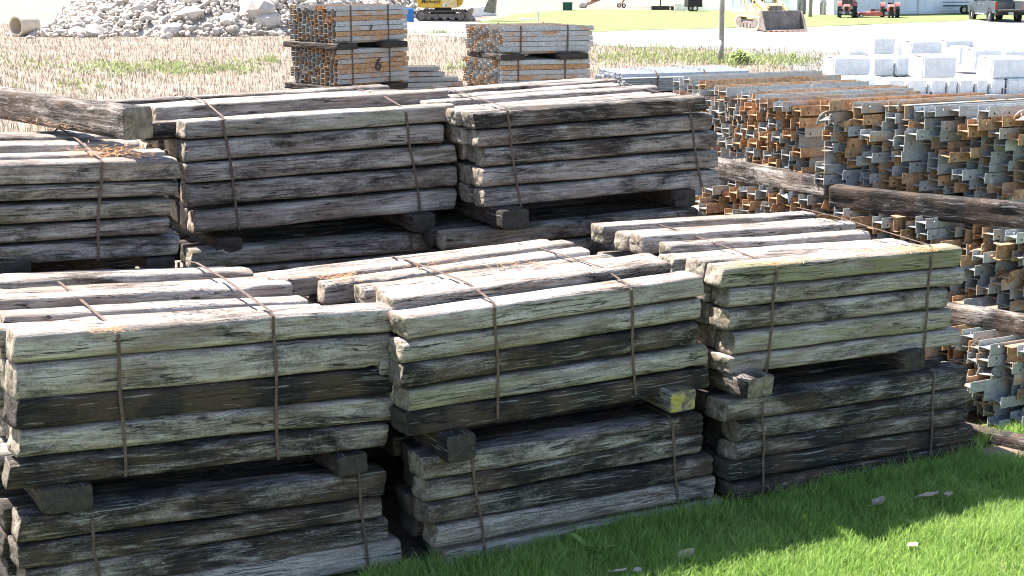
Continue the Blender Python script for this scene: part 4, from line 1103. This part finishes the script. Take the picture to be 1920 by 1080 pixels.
tractor(1668, 33, R(-100), "old open red tractor with big rear wheels by the long shed", False, .60)
e = empty("mower_deck", on_z(1632, 33), .1, "low red mower implement on the grass between the two red tractors", "mower")
m = MB(); m.prism([(-.75, .12), (.75, .12), (.7, .35), (.3, .42), (-.7, .35)], 'y', -.5, .5); m.build("deck", RED, e, False, .03)
m = MB(); m.box((.1, 0, .5), (.3, .3, .18)); m.tube((.1, 0, .5), (1.2, 0, .55), .05, n=8); m.build("gearbox", TRACK, e)
wheel(e, (-.8, .45, .15), .15, .08, 'y', CHROME); wheel(e, (-.8, -.45, .15), .15, .08, 'y', CHROME)

# pickup truck
P = on_z(1893, 42); hd = R(90)
e = empty("pickup_truck", P, hd, "dark grey pickup truck with its tailgate down on the gravel yard", "pickup truck")
# local: +x forward, tail at x=0
m = MB(); 
m.prism([(.05, .55), (5.75, .5), (5.8, .85), (5.7, 1.1), (4.4, 1.22), (1.95, 1.25), (1.95, .75), (.05, .75)], 'y', -.96, .96)
m.box((.98, -.9, 1.03), (1.95, .12, .56)); m.box((.98, .9, 1.03), (1.95, .12, .56)); m.box((1.93, 0, 1.0), (.08, 1.8, .5))
m.build("body", GREYP, e, False, .03)
m = MB(); m.prism([(1.97, 1.24), (4.35, 1.21), (3.65, 1.82), (3.3, 1.90), (2.25, 1.88), (2.05, 1.75)], 'y', -.84, .84); c = m.build("cab", GREYP, e, False, .05)
m = MB(); m.prism([(2.15, 1.30), (4.05, 1.29), (3.58, 1.76), (2.3, 1.78)], 'y', -.855, .855); m.build("side_window", GLASS, c)
m = MB(); m.box((2.0, 0, 1.52), (.06, 1.4, .42)); m.build("rear_window", GLASS, c)
m = MB(); m.box((.98, 0, .765), (1.9, 1.66, .02)); m.build("bed_floor", BLACK, e)
m = MB(); m.box((-.28, 0, .74), (.56, 1.62, .06)); m.build("tailgate", BLACK, e, False, .01)
m = MB(); m.box((-.05, 0, .55), (.18, 1.86, .2)); bmp = m.build("rear_bumper", BLACK, e, False, .02)
m = MB(); m.box((-.155, 0, .56), (.02, .32, .16)); m.build("number_plate", PLATE, bmp)
for s in (-1, 1):
    m = MB(); m.box((.03, s * .90, 1.06), (.08, .15, .46)); m.build("tail_light", LAMPRED, e, False, .01)
    for x in (1.15, 4.85):
        wheel(e, (x, s * .86, .40), .40, .27, 'y', CHROME)
        m = MB(); m.ring((x, s * .93, .42), 'y', .50, .43, .10, 24); m.build("wheel_arch", BLACK, e)
    m = MB(); m.box((3.85, s * 1.06, 1.3), (.12, .22, .2)); m.build("mirror", GREYP, e, False, .02)
    m = MB(); m.box((2.9, s * .98, .45), (2.0, .12, .07)); m.build("side_step", CHROME, e)
    for x in (2.4, 3.3): m = MB(); m.box((x, s * .972, 1.08), (.2, .03, .04)); m.build("door_handle", CHROME, e)

# small yard things in the far background
m = MB(); m.box((0, 0, .3), (.75, .5, .6)); m.box((0, 0, .63), (.8, .55, .06)); o = m.build("utility_box", DGREEN, None, False, .02); o.location = on_z(1064, 20); tag(o, "dark green utility box at the far edge of the lawn", "utility box")
e = empty("marker_post", on_z(1009, 40), 0, "short white marker post standing on the lawn by a slab", "marker post")
m = MB(); m.tube((0, 0, 0), (0, 0, .55), .05, n=10); m.box((0, 0, .58), (.14, .08, .1)); m.build("post", PLATE, e)
m = MB(); m.box((0, 0, .05), (1.1, 1.0, .1)); o = m.build("concrete_slab", CONC, None, False, .01); o.location = on_z(988, 38); tag(o, "flat concrete slab set in the lawn beside the white marker", "slab")
e = empty("conveyor", on_z(1100, 15), R(22), "rusty lattice conveyor rising to the right beyond the lawn", "conveyor")
m = MB()
for s in (-.35, .35):
    m.tube((0, s, .3), (7, s, 2.7), .06, n=6); m.tube((0, s, .75), (7, s, 3.15), .06, n=6)
    for i in range(12):
        t0, t1 = i / 12, (i + 1) / 12; m.tube((7 * t0, s, .3 + 2.4 * t0), (7 * t1, s, .75 + 2.4 * t1), .035, n=5)
m.build("lattice_frame", RUSTRED, e)
m = MB(); m.add([(0, -.33, .78), (7, -.33, 3.18), (7, .33, 3.18), (0, .33, .78)], [(0, 1, 2, 3)]); m.add([(0, -.33, .74), (7, -.33, 3.14), (7, .33, 3.14), (0, .33, .74)], [(3, 2, 1, 0)]); m.build("belt", BLACK, e)
for s in (-.45, .45): wheel(e, (3.2, s, .18), .18, .12, 'y', CHROME)
m = MB(); m.tube((3.2, 0, .3), (4.5, .35, 2.1), .05, n=6); m.tube((3.2, 0, .3), (4.5, -.35, 2.1), .05, n=6); m.build("support_leg", RUSTRED, e)
m = MB(); put_rock(m, Vector((0, 0, .3)), .55, 411); o = m.build("boulder", RUB); o.location = on_z(1094, 15); tag(o, "tan boulder beside the foot of the conveyor", "boulder")
m = MB(); m.box((0, 0, .18), (1.4, .8, .3)); m.tube((0, 0, .3), (0, 0, 3), .05, n=8); o = m.build("weighted_sign_base", BLACK); o.location = on_z(1238, 19); tag(o, "black weighted base carrying a thin upright pole behind the lawn", "post base")
m = MB(); m.tube((0, 0, 0), (0, 0, .35), .14, .2, n=12); o = m.build("planter_pot", BLACK); o.location = on_z(1261, 20); tag(o, "small black pot standing on the lawn edge right of the pole base", "pot")
m = MB(); m.box((0, 0, .28), (4.6, .3, .56)); m.box((1.0, 0, .6), (2.2, .32, .08)); o = m.build("low_wall", CONC, None, False, .02); o.location = on_z(1318, 20); o.rotation_euler = (0, 0, .1); tag(o, "low grey concrete wall behind the lawn left of the shed", "wall")
e = empty("dark_trailer", on_z(1299, 21.5), .2, "dark small trailer parked in front of the low concrete wall", "trailer")
m = MB(); m.prism([(-.55, .35), (.6, .35), (.6, 1.15), (.2, 1.3), (-.55, 1.0)], 'y', -.5, .5); m.build("box", DARK, e, False, .03)
for s in (-.5, .5): wheel(e, (0, s, .25), .25, .14, 'y', CHROME)
e = empty("flat_trailer", on_z(1805, 26.5), .1, "blue-grey flat trailer frame beside the long shed left of the pickup", "trailer")
m = MB(); m.box((0, 0, .6), (2.6, 1.2, .08)); m.box((0, .55, .85), (2.6, .05, .06)); m.build("bed", DGREEN, e)
for s in (-.55, .55): wheel(e, (.3, s, .3), .3, .16, 'y', CHROME)

# ================================================================== CONCRETE BLOCKS
def block_mesh(L, W, H, seed):
    bm = bmesh.new(); bmesh.ops.create_cube(bm, size=1)
    for v in bm.verts: v.co = Vector((v.co.x * L, v.co.y * W, v.co.z * H))
    bmesh.ops.bevel(bm, geom=list(bm.edges), offset=.045, segments=2, affect='EDGES')
    bmesh.ops.subdivide_edges(bm, edges=[e for e in bm.edges if e.calc_length() > .3], cuts=5, use_grid_fill=True)
    for v in bm.verts:
        v.co += v.co.normalized() * .018 * noise.noise(v.co * 6 + Vector((seed, seed, 0)))
    # keyed V groove in the ends
    for v in bm.verts:
        if abs(abs(v.co.x) - L / 2) < .06 and abs(v.co.y) < W * .2 and abs(v.co.z) < H * .45: v.co.x *= .86
    me = bpy.data.meshes.new("concrete_block"); bm.to_mesh(me); bm.free(); me.materials.append(CONC); return me
BKM = [block_mesh(1.2, .6, .6, i) for i in range(3)] + [block_mesh(.62, .6, .6, 7)]
YB = .16
ubk = Vector((math.cos(YB), math.sin(YB), 0)); vbk = Vector((-ubk.y, ubk.x, 0))
def cblock(px0, px1, ytop, ybot, long, lb):
    """front face between px0 and px1, its image height giving the distance"""
    dep = .60 * F * .98 / (ybot - ytop)
    a, b = at_depth(px0, ybot, dep), at_depth(px1, ybot, dep)
    c = (a + b) / 2 + Z * .3
    w = (px1 - px0) / F * dep
    o = bpy.data.objects.new("concrete_block", BKM[random.randrange(3)] if w > .62 else BKM[3]); link(o)
    along = ubk if w > .62 else ubk
    fw = (w / 1.2) if w > .62 else (w / .62)
    X, Y = ubk, vbk
    M = Matrix((X, Y, Z)).transposed().to_4x4(); M.translation = c + vbk * (long / 2)
    o.matrix_world = M @ Matrix.Diagonal((fw, long / .6, 1, 1))
    tag(o, lb, "concrete block", "stacked white concrete blocks"); return c
rowd = 41.0
bl = [
 (1636,1679,72,102,.9,"grey-faced block at the back left of the block pile, upper row"),(1705,1768,78,107,.9,"wide grey-faced block in the back row of the pile"),(1770,1826,76,101,.8,"pale block right of the wide grey one in the back row"),
 (1560,1634,108,143,1.0,"bright white block at the far left of the pile"),(1636,1677,109,143,.7,"rough grey block next to the far left white one"),(1679,1724,108,142,.8,"white block between the rough grey and big central block"),
 (1728,1795,106,147,1.0,"big rough central block lying on two smaller ones"),(1796,1820,88,121,.8,"narrow grooved block standing behind the big central one"),(1824,1879,94,130,.9,"pale block right of the grooved narrow one"),(1856,1935,109,148,1.0,"big block at the right edge of the photo"),
 (1700,1738,149,188,.8,"lower block under the left of the pile, half behind steel"),(1741,1774,149,188,.8,"lower block under the left of the big central block"),(1776,1794,149,188,.8,"narrow lower block under the right of the central block"),(1796,1826,149,188,.8,"lower grooved block right of centre, bottom row"),(1829,1852,149,188,.8,"lower lavender block, bottom row, left of the right pair"),(1855,1885,149,188,.8,"lower block under the big right-edge block"),(1888,1930,149,188,.8,"lower block at the right photo edge, bottom row"),
 (1681,1703,84,112,.7,"narrow white block between the two grey-faced blocks of the back row"),(1828,1853,99,130,.7,"small white block behind the pale one at the right of the pile"),(1590,1628,96,124,.8,"low white block behind the far left one of the pile"),(1880,1925,96,126,.8,"white block standing behind the big one at the right photo edge"),
 (1660,1697,149,188,.8,"lowest left block of the bottom row behind the steel"),
 (1620,1657,146,184,.8,"bottom row block under the rough grey one"),(1575,1616,146,184,.8,"bottom row block under the far left white one"),
]
for x0, x1, y0, y1, lg, lb in bl: cblock(x0, x1, y0, y1, lg, lb)
# pedestal courses down to the ground so the pile stands
lowest = at_depth(1750, 188, .6 * F * .98 / 39)
ped = 0
for zc in range(3):
    z = lowest.z - .31 - zc * .61
    if z < .0: break
    for i in range(6):
        p = at_depth(1590 + i * 60, 188, .6 * F * .98 / 39); o = bpy.data.objects.new("concrete_block", BKM[i % 3]); link(o)
        M = Matrix((ubk, vbk, Z)).transposed().to_4x4(); M.translation = Vector((p.x, p.y, z)) + vbk * .45; o.matrix_world = M
        tag(o, f"hidden base block under the block pile, {ORD[i+1]} from the left, course {'one two three'.split()[zc]}", "concrete block", "stacked white concrete blocks")
print("LOWEST", lowest, "STEEL", NST)

# ================================================================== LIGHT, SKY, CAMERA
W = bpy.data.worlds.new("World"); SC.world = W; W.use_nodes = True
nt = W.node_tree; bg = nt.nodes["Background"]; sky = nt.nodes.new("ShaderNodeTexSky"); sky.sky_type = 'NISHITA'; sky.sun_disc = False
_su, _sv = .36, .56; sv = (-U * _su + V * _sv + Z).normalized()
el = math.asin(sv.z); az = math.atan2(sv.x, sv.y)
sky.sun_elevation = el; sky.sun_rotation = az; sky.air_density = 1.0; sky.dust_density = 1.0; sky.ozone_density = 1.0
nt.links.new(sky.outputs[0], bg.inputs[0]); bg.inputs[1].default_value = .085
ld = bpy.data.lights.new("sun", 'SUN'); ld.energy = 5.0; ld.angle = R(.53); ld.color = (1, .955, .88)
lo = bpy.data.objects.new("sun", ld); C.objects.link(lo); lo.rotation_euler = (-sv).to_track_quat('-Z', 'Y').to_euler(); lo.location = (0, 0, 30)
cd = bpy.data.cameras.new("camera"); cd.sensor_width = 36; cd.lens = F / 1920 * 36; cd.clip_start = .1; cd.clip_end = 2000
co = bpy.data.objects.new("camera", cd); C.objects.link(co); co.location = CAMP; co.rotation_euler = (math.pi / 2 - TH, 0, 0); SC.camera = co
SC.view_settings.view_transform = 'Standard'; SC.view_settings.look = 'None'; SC.view_settings.gamma = 1; SC.view_settings.exposure = 2.0
SC.cycles.max_bounces = 6; SC.cycles.diffuse_bounces = 2; SC.cycles.filter_width = 1.1; SC.cycles.use_denoising = True
